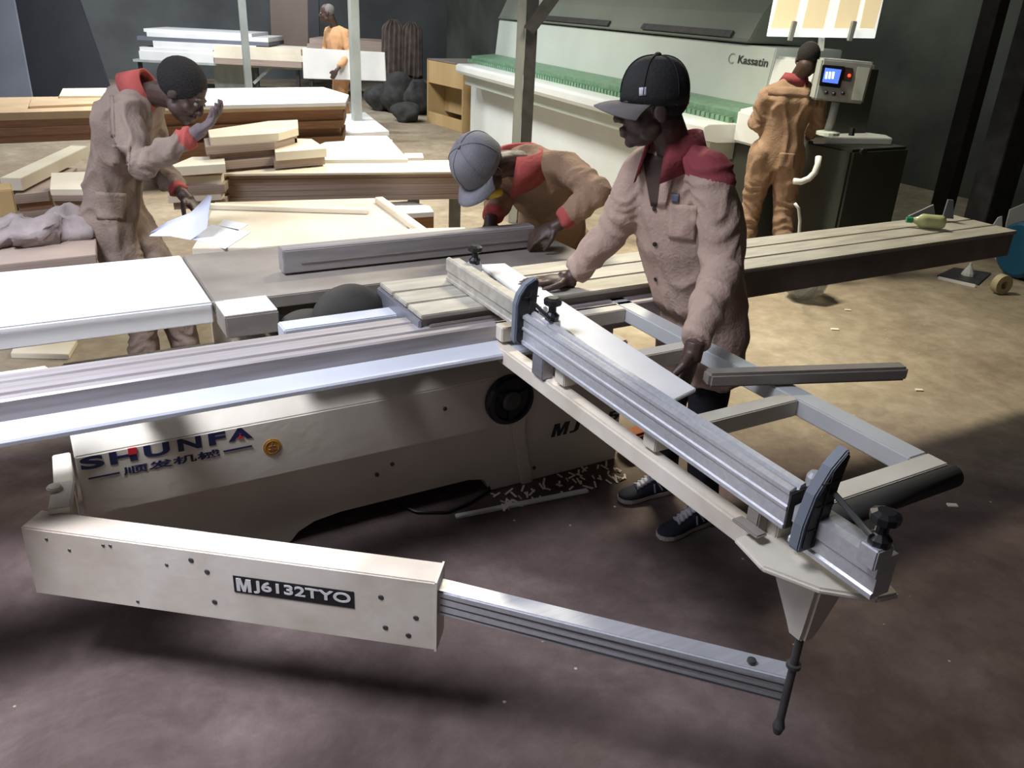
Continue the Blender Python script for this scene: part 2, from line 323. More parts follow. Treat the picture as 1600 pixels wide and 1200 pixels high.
for x, y in ((.52, 2.78), (-1.2, 2.8), (-1.2, 3.2), (1.75, 3.2)): MB().box(x, y, 0, x + .045, y + .045, .80).build('table_leg', 'presswhite', saw)
# rip fence
rf = MB().prism([(2.905, .868), (2.905, .952), (2.912, .958), (2.965, .958), (2.97, .95), (2.97, .868)], (.735, 0, 0), (0, 1, 0), (0, 0, 1), (1.05, 0, 0)).build('rip_fence', 'ripfence', saw, .003)
MB().box(.80, 2.902, .900, 1.75, 2.906, .904).build('fence_groove', 'iron', rf)
# crosscut frame
ZF = .86
def fb(y0, x0, x1, w=.05, h=.05, z=ZF, m='cream', name='frame_bar'): return MB().box(x0, y0 - w / 2, z - h, x1, y0 + w / 2, z).build(name, m, frame, .003)
frame = MB().box(1.205, .94, .745, 1.25, 2.24, .80).build('crosscut_frame', 'creamdirty', saw, .006)
MB().box(1.70, 1.0135, ZF - .05, 1.765, 2.25, ZF).build('outer_bar', 'alubar', frame, .004)
fb(2.17, 1.215, 1.70, .06); fb(1.80, 1.215, 1.70, .05); fb(1.385, 1.215, 1.70, .05)
fb(.985, 1.215, 1.765, .055)
rl = MB().tube([(1.27, .945, ZF - .03), (1.775, .945, ZF - .03)], .028, 16).build('edge_roller', 'blackrub', frame, smooth=True)
MB().lathe((1.75, .975, ZF - .055), (0, 0, -1), [(0, .012), (.02, .016), (.022, .0)], 14).build('roller_end_bolt', 'alu', frame)
MB().slab([(1.14, 1.0), (1.12, .90), (1.17, .80), (1.25, .73), (1.30, .72), (1.32, .78), (1.27, .86), (1.26, 1.0)], .80, .815).build('support_plate', 'cream', frame, .005)
MB().slab([(1.30, .97), (1.48, .97), (1.42, 1.03), (1.30, 1.03)], .70, .80).build('support_gusset', 'cream', frame, .004)
MB().rings([[Vector((cx - a, cy - b, z)), Vector((cx + a, cy - b, z)), Vector((cx + a, cy + b, z)), Vector((cx - a, cy + b, z))] for z, a, b, cx, cy in ((.60, .018, .02, 1.26, .88), (.64, .026, .03, 1.258, .88), (.80, .05, .07, 1.235, .88))]).build('support_cone', 'cream', frame, .008)
MB().lathe((1.262, .88, .61), (0, 0, -1), [(0, .009), (.085, .009), (.086, .016), (.095, .016), (.097, .009), (.25, .009), (.27, .014), (.29, .009)], 14).build('pivot_pin', 'steel', frame)
# folding support arm: box, telescopic rail
d = Vector((.79, -.612, 0)).normalized(); n = Vector((-d.y, d.x, 0))
a0 = Vector((-.155, 2.215, .39)); a1 = Vector((.722, 1.532, .39)); d = (a1 - a0).normalized(); n = Vector((-d.y, d.x, 0))
arm = MB().bar(a0, a1, .085, .215).build('support_arm', 'creamdirty', saw, .004)
MB().bar(a1 - d * .01 + UP * .035, Vector((1.305, .905, .425)), .055, .075).build('telescopic_rail', 'alu', arm, .004)
for k in range(3): rv = (Vector((1.305, .905, .39)) - a1).normalized(); rn = Vector((-rv.y, rv.x, 0)); MB().bar(a1 + UP * (.010 + k * .022) - rn * .028, Vector((1.30, .905, .40 + k * .022)) - rn * .028, .002, .004).build('rail_groove', 'steel', arm)
MB().lathe((1.235, .968, .467), (0, 0, 1), [(0, .011), (.006, .010), (.008, 0)], 12).build('rail_screw', 'steel', arm)
cap = MB(); cap.bar(a1 - d * .004, a1 + d * .002, .088, .218); cap.build('arm_end_plate', 'cream', arm)
q0 = a0 + d * .58 - n * .0432
MB().bar(q0 + UP * .02, q0 + d * .32 + UP * .02, .0016, .052).build('model_plate', 'ink', arm)
letter_m(q0 + d * .008 - n * .0012, d, (0, 0, 1), .040, .040, 'plate_lettering', 'inkwhite', arm)
text('J6132TYO', q0 + d * .054 - n * .0012, d, (0, 0, 1), .040, .258, 'plate_lettering', 'inkwhite', arm, .022)
for t, z in ((.23, .085), (.25, .087), (.40, .05), (.47, .075), (.51, .045), (.52, -.05), (.30, -.085), (.97, .04), (.98, -.055), (1.06, -.01), (1.04, -.07), (.13, .055), (.07, .08)):
    MB().lathe(a0 + d * t - n * .0425 + UP * z, -n, [(0, .008 if t > .45 else .005), (.0015, .006 if t > .45 else .004)], 9).build('chipped_spot', 'steel', arm)
MB().bar((-.085, 2.20, .51), (-.065, 2.34, .51), .055, .02).bar((-.07, 2.30, .44), (-.065, 2.62, .40), .05, .12).lathe((-.09, 2.30, .52), (0, 0, 1), [(0, .02), (.012, .02), (.014, .01)], 14).build('arm_bracket', 'cream', saw, .003)
# crosscut fence: ribbed extrusion, slightly off square
th = math.radians(-1.8); fd = Vector((math.sin(-th) * -1, math.cos(th), 0)).normalized()
fd = Vector((.010, 1, 0)).normalized(); fn = Vector((fd.y, -fd.x, 0))
def fp(y, off=0, z=0): return Vector((1.185 + .010 * (y - .9), y, z)) + fn * off
near = [(0, .868), (0, .877), (.004, .880), (.004, .910), (0, .913), (0, .919), (.004, .922), (.004, .945), (0, .948), (0, .957), (.012, .962), (.018, .961), (.020, .953), (.027, .953), (.029, .962), (.040, .966), (.044, .960), (.046, .950), (.054, .950), (.056, .868)]
fence = MB().prism(near, fp(.925), fn, (0, 0, 1), fd * 1.13).build('crosscut_fence', 'alu', saw)
far = [(0, .905), (0, .914), (.005, .917), (.005, .938), (0, .941), (0, .980), (.006, .985), (.014, .985), (.02, .978), (.05, .978), (.056, .97), (.056, .905)]
MB().prism(far, fp(2.04, .0), fn, (0, 0, 1), fd * .49).build('far_fence_length', 'aludust', fence)
MB().prism([(.0, .846), (0, .856), (.005, .86), (.005, .888), (0, .893), (0, .928), (.02, .932), (.05, .932), (.05, .846)], fp(.712, .008), fn, (0, 0, 1), fd * .20).build('fence_extension', 'alu', fence)
MB().prism([(.003, .870), (.053, .870), (.053, .955), (.003, .95)], fp(.921), fn, (0, 0, 1), fd * .005).build('fence_end_cap', 'blackrub', fence)
def flip_stop(y, pr, off):
    o = fp(y, off, .862)
    st = MB().prism(pr, o, fn, (0, 0, 1), fd * .026).build('flip_stop', 'grayplastic', fence, .003)
    cx = sum(a for a, b in pr) / len(pr); cz = sum(b for a, b in pr) / len(pr)
    MB().prism([(cx + (a - cx) * .86 + .003, cz + (b - cz) * .93) for a, b in pr], o - fd * .0005, fn, (0, 0, 1), -fd * .002).build('stop_face', 'black', st)
    rb = MB(); q = o - fd * .003
    for z in (.05, .10, .15): rb.bar(q + fn * (.008 + z * .12) + UP * z, q + fn * (.058 + z * .10) + UP * z, .003, .003)
    rb.bar(q + fn * .034 + UP * .01, q + fn * .048 + UP * .17, .003, .003, fd); rb.build('stop_rib', 'blackrub', st)
    return st
flip_stop(1.99, [(0, .012), (.012, 0), (.062, 0), (.068, .12), (.073, .2), (.062, .205), (.03, .188), (.008, .158), (0, .13)], -.022)
flip_stop(.855, [(0, .006), (.008, 0), (.058, 0), (.066, .07), (.074, .14), (.088, .205), (.080, .212), (.046, .178), (.016, .125), (.002, .06)], -.03)
def clamp_knob(px, py, k=1.0, parent=None):
    p = at(px, py, .965)
    c = MB().lathe(p + UP * .035 * k, (0, 0, 1), [(-.035 * k, .020 * k), (-.02 * k, .022 * k), (-.01 * k, .012 * k), (.006 * k, .011 * k), (.014 * k, .026 * k), (.028 * k, .027 * k), (.034 * k, .016 * k)], 10).build('clamp_knob', 'black', parent)
    MB().box(p.x - .025 * k, p.y - .02, .925, p.x + .02 * k, p.y + .02, .968).build('clamp_block', 'alu', c, .003)
    return c
clamp_knob(742, 412, .95, fence); clamp_knob(862, 500, 1.0, fence); clamp_knob(1372, 850, 1.0, fence)
MB().tube([fp(2.0, .03, 1.0 - 0), at(858, 497, .985)], .0055, 8).build('stop_rod', 'black', fence)
MB().tube([fp(.87, .04, .985), at(1362, 838, .985)], .006, 8).build('stop_rod', 'steel', fence)
MB().lathe(fp(.93, .07, .95), (0, 0, 1), [(0, .016), (.02, .016), (.03, .010), (.03, 0)], 12).build('chrome_nut', 'alu', fence); MB().lathe(fp(1.98, .065, .955), (0, 0, 1), [(0, .014), (.018, .014), (.026, .006)], 12).build('chrome_nut', 'alu', fence)
MB().box(1.185, .985, .81, 1.215, 1.02, .868).bar((1.17, .955, .835), (1.17, 1.03, .835), .03, .008).build('angle_bracket', 'iron', fence, .003)
MB().box(1.195, 1.86, .80, 1.235, 1.92, .868).build('angle_bracket', 'aludark', fence, .003)
# ================================================================ things on and around the saw
tp, tl = at(1088, 607, .893), at(1048, 624, .893)
MB().slab([tuple(at(x, y, .915).xy) for x, y in ((1040, 631), (1088, 607), (789, 411), (750, 413))], .904, .915).build('laminated_board', 'white', None, .002, label='long narrow white laminated panel lying against the crosscut fence', cat='board')
tb = [at(1105, 590, .885), at(1412, 580, .885)]
MB().bar(tb[0] + Vector((-.005, .0, 0)), tb[1], .05, .042).build('rectangular_tube', 'iron', None, .008, label='grey rectangular bar lying across the outrigger frame and sticking out to the right', cat='bar')
fl = [at(712, 807, .006), at(918, 766, .006)]
MB().bar(fl[0], fl[1], .022, .012).build('edge_strip', 'white', None, .002, label='narrow white offcut strip on the floor in front of the saw', cat='strip')
cp = [at(600, 775, .02), at(650, 800, .01), at(700, 800, .01), at(735, 785, .01), at(765, 765, .012), at(762, 752, .03)]
cv = MB().tube(cp, .006, 8).build('power_cable', 'black', None, smooth=True, label='black cable curling out from under the saw body', cat='cable')
r2 = random.Random(3)
ch = MB()
for k in range(70):
    x = 1.36 + r2.random() * .62; y = 2.47 - r2.random() * .14; a = r2.random() * 3; l = .01 + r2.random() * .03
    ch.bar((x, y, .004), (x + l * math.cos(a), y + l * math.sin(a), .006 + r2.random() * .014), .008, .002)
tag(ch.build('wood_chips', 'pale'), 'loose pale wood chips and shavings along the foot of the saw', 'wood chips', kind='stuff')
MB().bar(at(982, 700, .0) + UP * .06, at(1000, 712, 0) + UP * .06, .16, .10).build('cardboard_box', 'rag', None, .01, label='rust orange box on the floor behind the right foot of the saw', cat='box')
MB().slab([tuple(at(18, 560, 0).xy), tuple(at(108, 562, 0).xy), tuple(at(122, 538, 0).xy), tuple(at(28, 540, 0).xy)], .0, .03).build('offcut_board', 'pale', None, .003, label='pale offcut board on the floor under the white extension table', cat='board')

# right side: bottle, triangular scraps, drum, tape
b0, b1 = at(1416, 343, .935), at(1476, 348, .935); dd = (b1 - b0).normalized()
L = (b1 - b0).length
bt = MB().lathe(b0, dd, [(.03, .012), (.05, .02), (.07, .034), (L * .5, .034), (L * .8, .033), (L - .015, .034), (L, .024)], 20).build('drink_bottle', 'bottle', None, smooth=True, label='plastic bottle of yellow green drink lying on the far end of the carriage', cat='bottle')
MB().lathe(b0, dd, [(0, .014), (.028, .014)], 16).build('bottle_cap', 'cap_green', bt)
def scrap(pts, D, name, label, mt='white'):
    q = [ad(x, y, D) for x, y in pts]; return MB().prism([(i, 0) for i in ()], (0, 0, 0), (1, 0, 0), (0, 0, 1), (0, 0, 1)) if not q else tri(q, name, label, mt)
def tri(q, name, label, mt):
    m = MB(); n = len(q); bk = [p + AHEAD * .012 for p in q]
    m.poly(q + bk, [tuple(range(n)), tuple(range(2 * n - 1, n - 1, -1))] + [(i, n + i, n + (i + 1) % n, (i + 1) % n) for i in range(n)])
    return m.build(name, mt, None, label=label, cat='offcut')
DQ = at(1440, 341, .903).dot(AHEAD)
tri([ad(1420, 338, DQ), ad(1459, 320, DQ), ad(1462, 341, DQ), ad(1421, 341, DQ)], 'board_offcut', 'small pointed white offcut standing behind the drink bottle', 'greypanel')
tri([ad(1473, 341, DQ - .03), ad(1482, 312, DQ - .03), ad(1490, 313, DQ - .03), ad(1490, 342, DQ - .03)], 'board_offcut', 'upright white offcut just right of the drink bottle', 'greypanel')
tri([ad(1572, 352, 6.95), ad(1578, 328, 6.95), ad(1602, 318, 6.95), ad(1600, 404, 6.95), ad(1575, 402, 6.95)], 'board_offcut', 'white offcut standing behind the blue drum at the right edge', 'white')
tri([ad(1552, 352, 6.85), ad(1560, 340, 6.85), ad(1566, 338, 6.85), ad(1566, 406, 6.85), ad(1556, 406, 6.85)], 'board_offcut', 'tiny white offcut left of the blue drum', 'white')
c0 = ad(1602, 398, 6.4); ax = (RIGHT * .9 + AHEAD * .3).normalized()
dr = c0.copy(); dr.z = .225
MB().lathe(dr - ax * .10, ax, [(0, .12), (.0, .19), (.02, .215), (.06, .222), (.5, .222), (.52, .21), (.53, 0)], 28).build('blue_drum', 'blue', None, smooth=False, label='blue plastic drum lying on its side at the right edge', cat='drum')
tp_ = at(1553, 455, 0)
MB().lathe(tp_ + UP * .073 - AHEAD * .03 , (-AHEAD + RIGHT * .3), [(0, .03), (0, .073), (.055, .073), (.055, .03), (0, .03)], 24).build('tape_roll', 'tape', None, label='roll of tan tape standing on the floor by the blue drum', cat='tape roll')
q = [at(1464, 432, 0), at(1528, 446, 0), at(1548, 428, 0), at(1490, 420, 0)]
MB().slab([tuple(p.xy) for p in q], 0, .012).build('tray_board', 'steel', None, label='dark flat piece with a pale edge on the floor left of the tape roll', cat='board')
MB().bar(at(1466, 434, .012), at(1524, 447, .012), .012, .022).build('white_strip', 'white', None, label='short white strip on the floor along the dark flat piece', cat='strip')
p = at(1512, 430, .01)
MB().lathe(p, (0, 0, 1), [(0, .05), (.02, .045), (.08, .012), (.1, .010)], 10).build('funnel', 'presswhite', None, label='small white funnel standing left of the blue drum', cat='funnel')

# ================================================================ posts
def post(px, py, D, wd, dp, top, name, label, m='paint'):
    p = ad(px, py, D); m_ = MB(); m_.box(p.x - wd / 2, p.y - dp / 2, 0, p.x + wd / 2, p.y + dp / 2, top)
    return m_.build(name, m, None, .004, label=label, cat='post')
post(385, 90, 14.0, .10, .10, 4.98, 'steel_post', 'thin pale steel post leftmost, in front of the far white board stacks')
post(555, 100, 11.2, .11, .11, 4.98, 'steel_post', 'pale steel post in front of the worker carrying a white board')
pb = ad(811, 120, 7.4)
cp_ = empty('braced_post', (pb.x, pb.y, 0), 'steel post with a slanting brace at its top, behind the grey-capped worker', 'post')
MB().bar((pb.x, pb.y, 0), (pb.x, pb.y, 4.98), .07, .12, AHEAD).build('post_shaft', 'paint', cp_, .004)
b_ = Vector((pb.x, pb.y, 0)) + RIGHT * .085; MB().bar(b_, b_ + UP * 4.98, .095, .10, AHEAD).build('dark_post_face', 'steel', cp_, .004)  # added dark bar standing in for the post's dark right face
MB().bar(ad(826, 48, 7.33), ad(905, -60, 7.33), .12, .10).build('brace', 'steel', cp_, .004)
gq = [ad(812, -10, 7.36), ad(866, -10, 7.36), ad(826, 40, 7.36), ad(812, 52, 7.36)]; gk = [p + AHEAD * .02 for p in gq]
MB().poly(gq + gk, [(0, 1, 2, 3), (7, 6, 5, 4)] + [(i, 4 + i, 4 + (i + 1) % 4, (i + 1) % 4) for i in range(4)]).build('gusset_plate', 'presswhite', cp_)
MB().tube([pb + RIGHT * .10 + Vector((0, -.02, 1.95 - pb.z)), pb + RIGHT * .12 + Vector((0, -.02, 1.84 - pb.z)), pb + RIGHT * .10 + Vector((0, -.02, 1.72 - pb.z))], .014, 8).build('hanging_tag', 'tape', cp_)
pr_ = ad(1505, 200, 7.9)
rp = empty('dark_post', (pr_.x, pr_.y, 0), 'dark timber post with knee braces by the right wall', 'post')
MB().box(pr_.x - .07, pr_.y - .08, 0, pr_.x + .07, pr_.y + .08, 4.98).build('post_shaft', 'blackrub', rp, .004)
MB().bar((pr_.x, pr_.y, 2.35), Vector((pr_.x, pr_.y, 3.6)) - RIGHT * .7, .12, .12).build('brace', 'blackrub', rp, .004)
MB().bar((pr_.x, pr_.y, 2.15), Vector((pr_.x, pr_.y, 3.4)) + RIGHT * .7, .12, .12).build('brace', 'blackrub', rp, .004)
p2 = ad(1580, 200, 7.2)
MB().box(p2.x - .16, p2.y - .1, 0, p2.x + .16, p2.y + .1, 4.98).build('wide_post', 'cloth', None, .006, label='wide dark column at the right edge behind the blue drum', cat='post')

# ================================================================ long press-like beam machine on the right
pm = empty('beam_machine', (5.6, 7.4, 0), 'long pale green-grey beam saw machine with a green roller strip behind the workers', 'machine')
D1 = Vector((-.113, -.9935, 0)); N1 = Vector((-.9935, .113, 0)); O1 = Vector((5.62, 11.3, 0)); LEN = 6.2
def pprism(pr, a, b, name, m, bevel=0, par=None): return MB().prism([(x, z) for x, z in pr], O1 + D1 * a, -N1, (0, 0, 1), D1 * (b - a)).build(name, m, par or pm, bevel)
pprism([(.10, .0), (.10, .84), (1.5, .84), (1.5, 0)], 0, LEN - .1, 'lower_housing', 'presswhite', .01)
pprism([(.12, .0), (.12, .84), (1.5, .84), (1.5, 0)], LEN - .1, LEN + .25, 'end_plate', 'pressblack', .01)
tbm = pprism([(-.22, .86), (-.24, .90), (-.24, .965), (-.20, .985), (.42, .985), (.42, .84), (-.1, .84)], -.0 + .3, LEN, 'feed_table', 'presswhite', .004)
pprism([(-.12, .72), (-.12, .84), (.12, .84), (.12, .70)], .35, LEN - .05, 'table_apron', 'press', .004)
gs = pprism([(.10, .985), (.10, 1.07), (.44, 1.10), (.44, .985)], 0, LEN, 'roller_strip', 'green')
rr = MB()
for k in range(90):
    q = O1 + D1 * (.04 + k * LEN / 91) - N1 * .06; rr.box(q.x - .022, q.y - .02, .985, q.x + .022, q.y + .02, 1.03)
tag(rr.build('roller_teeth', 'green', gs), kind='stuff')
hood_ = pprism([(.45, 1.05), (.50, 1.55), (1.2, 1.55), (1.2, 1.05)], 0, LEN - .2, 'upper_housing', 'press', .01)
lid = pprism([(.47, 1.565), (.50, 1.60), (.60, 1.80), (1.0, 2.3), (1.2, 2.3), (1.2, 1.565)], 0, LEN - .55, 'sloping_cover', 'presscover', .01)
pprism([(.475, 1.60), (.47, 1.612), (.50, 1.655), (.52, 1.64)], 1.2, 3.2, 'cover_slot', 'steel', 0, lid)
pprism([(.475, 1.60), (.47, 1.612), (.50, 1.655), (.52, 1.64)], 3.9, 5.4, 'cover_slot', 'steel', 0, lid)
for a in (1.0, 3.3): MB().bar(O1 + D1 * a - N1 * -.16 + UP * .0, O1 + D1 * a + N1 * .16 + UP * .86, .05, .05).build('support_leg', 'paint', pm)
MB().bar(O1 + D1 * (LEN - 1.0) + N1 * .242 + UP * .93, O1 + D1 * (LEN - .97) + N1 * .25 + UP * .93, .02, .03).lathe(O1 + D1 * (LEN - 1.6) + N1 * .242 + UP * .93, N1, [(0, .012), (.01, .01)], 8).build('table_bolt', 'steel', pm)
# logo on the upper housing
vv = (Vector((0, 0, .50)) - N1 * .05).normalized()
og = O1 + D1 * 5.55 - N1 * .484 + UP * 1.40 + N1 * .004
text('C', og - D1 * .14 - UP * .01, D1, vv, .085, .08, 'round_logo', 'pressdark', hood_, -.01)
text('Kassatin', og, D1, vv, .065, .40, 'machine_lettering', 'steel', hood_, .015)
# machine end housing
pprism([(.05, .85), (.05, 1.10), (.28, 1.14), (.34, 1.50), (.9, 1.50), (.9, .85)], LEN, LEN + .50, 'end_housing', 'presswhite', .02)
pprism([(.46, .86), (.46, 1.45), (.93, 1.45), (.93, .86)], LEN + .46, LEN + .508, 'end_cover', 'pressblack', .004)

# control console beside it
k0 = ad(1300, 190, 6.0)
con = empty('control_console', (k0.x, k0.y, 0), 'grey control cabinet with a lit blue screen and red lamp on a pole', 'control panel')
def cpx(px, py, D=6.0): return ad(px, py, D)
def facebox(pts, D, dep_, name, m, parent, bevel=.004):
    q = [ad(x, y, D) for x, y in pts]; mb = MB(); b = [p + AHEAD * dep_ for p in q]; n = len(q)
    mb.poly(q + b, [tuple(range(n)), tuple(range(2 * n - 1, n - 1, -1))] + [(i, n + i, n + (i + 1) % n, (i + 1) % n) for i in range(n)])
    return mb.build(name, m, parent, bevel)
bx_ = facebox([(1286, 91), (1366, 98), (1349, 163), (1272, 156)], 6.05, .12, 'console_box', 'paint', con, .012)
bz = facebox([(1286, 101), (1321, 104), (1313, 138), (1280, 134)], 6.035, .014, 'screen_bezel', 'black', bx_)
scn = facebox([(1290, 106), (1315, 109), (1309, 131), (1285, 128)], 6.03, .006, 'screen', 'screen', bz, 0)
for k in range(3): facebox([(1291 + k * 5.2, 112), (1294 + k * 5.2, 112.4), (1292 + k * 5.2, 123.4), (1289 + k * 5.2, 123)], 6.025, .004, 'screen_digit', 'digit', scn, 0)
facebox([(1320, 105), (1334, 107), (1330, 128), (1316, 126)], 6.04, .008, 'lamp_plate', 'blackrub', bx_)
MB().blob(ad(1327, 118, 6.02), .011, .011, .011, n=8).build('red_lamp', 'redlamp', bx_, smooth=True)
for x, y in ((1291, 145), (1303, 147), (1317, 146)): MB().blob(ad(x, y, 6.03), .014, .014, .014, n=8).build('push_button', 'black', bx_)
facebox([(1340, 104), (1360, 106), (1347, 158), (1330, 156)], 6.044, .004, 'side_plate', 'press', bx_)
MB().tube([ad(1306, 160, 6.12), ad(1300, 184, 6.12), ad(1294, 204, 6.12)], .028, 12).build('console_pole', 'paint', con, smooth=True)
MB().lathe(ad(1294, 206, 6.12), (0, 0, 1), [(-.02, .08), (0, .08), (.01, .04)], 16).build('pole_foot', 'press', con)
q = [at(1272, 214, .98), at(1278, 196, .98), at(1385, 211, .98), at(1395, 216, .98)]
MB().slab([tuple(p.xy) for p in q], .93, .98).build('side_shelf', 'presswhite', con, .006)
pbz = ad(1330, 300, 6.35)
MB().box(pbz.x - .14, pbz.y - .05, 0, pbz.x + .50, pbz.y + .45, .93).build('console_base', 'pressblack', con, .02)
MB().lathe(ad(1331, 207, 5.92), (0, 0, 1), [(-.02, .02), (.03, .016)], 10).lathe(ad(1348, 236, 5.9), -AHEAD, [(0, .025), (.03, .02)], 10).build('shelf_knob', 'black', con)
MB().tube([ad(1240, 283, 5.95), ad(1252, 284, 5.95), ad(1264, 279, 5.95), ad(1273, 270, 5.95), ad(1278, 257, 5.95), ad(1279, 245, 5.98)], .022, 12).build('white_hose', 'hose', None, smooth=True, label='curved white hose behind the legs of the worker at the console', cat='hose')
MB().tube([ad(1242, 318, 5.3), ad(1248, 326, 5.3), ad(1250, 345, 5.3), ad(1249, 360, 5.3), ad(1247, 410, 5.3), at(1246, 452, .01)], .010, 8).build('green_hose', 'presswhite', None, smooth=True, label='thin pale green hose hanging behind the carriage', cat='hose')
bagc = ad(1280, 338, 5.6)
bg = MB()
bg.blob((bagc.x, bagc.y, .15), .17, .15, .16, n=10).lathe((bagc.x, bagc.y, .27), (0, 0, 1), [(0, .05), (.05, .035), (.10, .06), (.101, 0)], 12)
bgo = bg.build('plastic_bag', 'clear', None, smooth=False, label='crumpled clear plastic bag on the floor behind the carriage', cat='bag')
for v in bgo.data.vertices: v.co += Vector((noise.noise(v.co * 14), noise.noise(v.co * 14 + Vector((5, 0, 0))), noise.noise(v.co * 14 + Vector((9, 0, 0))))) * .03 * min(1, v.co.z * 6)

# lit window above
wd = 6.9
def wq(pts): return [ad(x, y, wd) for x, y in pts]
def winbox(pts, dep_, name, m, par=None, kind=None):
    q = wq(pts); mb = MB(); b = [p + AHEAD * dep_ for p in q]; n = len(q)
    mb.poly(q + b, [tuple(range(n)), tuple(range(2 * n - 1, n - 1, -1))] + [(i, n + i, n + (i + 1) % n, (i + 1) % n) for i in range(n)])
    o = mb.build(name, m, par, .003); return tag(o, kind=kind)
wdo = winbox([(1200, 57), (1367, 60), (1400, -90), (1228, -90)], .05, 'light_panel', 'winframe'); tag(wdo, 'lit cream panel with white frame hanging above the control console', 'light')
for x in (1240, 1380): p = ad(x, -85, wd + .02); MB().bar(p, Vector((p.x, p.y, 4.99)), .02, .02, AHEAD).build('hanging_rod', 'steel', wdo)
for a, b, c, d_ in ((1204, 1240, 1217, 1250), (1253, 1286, 1263, 1297), (1303, 1335, 1312, 1344), (1343, 1366, 1351, 1382)):
    q = [ad(a, 44, wd - .01), ad(b, 45, wd - .01), ad(d_ + 14, -60, wd - .01), ad(c + 14, -60, wd - .01)]
    mb = MB(); bk = [p + AHEAD * .02 for p in q]; mb.poly(q + bk, [(0, 1, 2, 3), (7, 6, 5, 4)] + [(i, 4 + i, 4 + (i + 1) % 4, (i + 1) % 4) for i in range(4)]); mb.build('cream_pane', 'winpane', wdo)
for x in (1238, 1331): MB().bar(ad(x + 4, 33, wd - .06), ad(x - 4, 64, wd - .06), .05, .03).build('panel_clip', 'paint', wdo, .004)
MB().bar(ad(1284, 57, 6.95), ad(1282, 79, 6.95), .06, .03).build('white_bracket', 'presswhite', wdo)

# ================================================================ oak cabinet shell far back
ca0, ca1 = at(667, 191, 0), at(722, 208, 0)
cu = (ca1 - ca0); W_ = cu.length; cu.normalize(); cn = Vector((cu.y, -cu.x, 0))
if cn.dot(AHEAD) > 0: cn = -cn
def cb(u0, u1, d0, d1, z0, z1, name, par, m='cabinet'):
    q = [ca0 + cu * u + cn * -dd_ for u, dd_ in ((u0, d0), (u1, d0), (u1, d1), (u0, d1))]
    return MB().slab([tuple(p.xy) for p in q], z0, z1).build(name, m, par, .003)
cab = empty('wooden_cabinet', tuple(ca0 + cu * W_ / 2 - cn * .3), 'open yellow-brown wooden cabinet at the far end of the long machine', 'cabinet')
HC = .93; DC = 1.0
cb(0, .03, 0, DC, 0, HC, 'side_panel', cab); cb(W_ - .03, W_, 0, DC, 0, HC, 'side_panel', cab)
cb(.03, W_ - .03, .01, .04, .60, HC, 'upper_front', cab); cb(.03, W_ - .03, .01, .04, 0, .17, 'plinth', cab)
cb(.03, W_ - .03, .30, .33, .17, .60, 'back_panel', cab); cb(0, W_, 0, DC, HC, HC + .015, 'top_panel', cab, 'iron')

# ================================================================ background boards
def qs(pts, z): return [tuple(at(x, y, z).xy) for x, y in pts]
BL = []
def board(pts, z, t, name, label, m='pale', group=None):
    o = MB().slab(qs(pts, z), z - t, z).build(name, m, None, .002, label=label, cat='board', group=group); BL.append(o); return o
def shiftq(q, dx, dy): return [(x + dx, y + dy) for x, y in q]
ORD = ('topmost', 'second from the top', 'third from the top', 'fourth from the top', 'fifth from the top', 'sixth from the top', 'seventh from the top', 'eighth from the top', 'ninth from the top')
def pile(pts, ztop, thick, count, name, labels, mats, group, jit=.03, gap=.0):
    q0 = qs(pts, ztop); z = ztop; rr_ = random.Random(len(BL) + 11)
    for k in range(count):
        dx, dy = (0, 0) if k == 0 else (rr_.uniform(-jit, jit), rr_.uniform(-jit, jit))
        q = shiftq(q0, dx, dy)
        lb = labels[min(k, len(labels) - 1)]
        if count > 2 and (k > 0 or len(labels) == 1): lb += ', ' + (ORD[k] if k < count - 1 else 'lowest of all')
        o = MB().slab(q, z - thick, z - gap).build(name, mats[min(k, len(mats) - 1)], None, .001, label=lb, cat='board', group=group); z -= thick
        BL.append(o)
    return z
# stack A: tall pile of brown boards
A0 = [(-60, 178), (170, 172), (150, 150), (-60, 153)]
pile(A0, .80, .06, 4, 'board', ['pale board on top of the brown pile at the far left', 'dark brown board in the far left pile'], ['mdf', 'mdfdark', 'mdfdark', 'mdfdark'], 'brown boards in the far left pile', .05)
board([(92, 150), (200, 149), (195, 137), (98, 138)], .84, .04, 'board', 'short cream board lying on the far left pile', 'pale')
board([(45, 166), (200, 160), (200, 150), (50, 152)], .82, .02, 'board', 'tan board just under the short cream board on the far left pile', 'mdf')
zA = pile([(230, 167), (540, 160), (545, 148), (505, 136), (240, 139)], .78, .035, 2, 'board', ['long white board on top of the tall brown pile', 'tan board directly under the long white board'], ['white', 'mdf'], 'boards on the tall brown pile', .04)
pile([(235, 172), (535, 164), (540, 150), (240, 150)], zA, .078, 9, 'board', ['reddish brown board in the tall pile behind the raised hand'], ['mdfdark'], 'reddish brown boards in the tall pile', .07)
# low white sheets beside it
pile([(520, 210), (608, 205), (570, 175), (500, 182)], .30, .05, 3, 'sheet', ['broad white sheet on the low pile at the foot of the pale post', 'sheet in the low pile at the foot of the pale post'], ['white', 'edge', 'white'], 'sheets in the low pile by the pale post', .10)
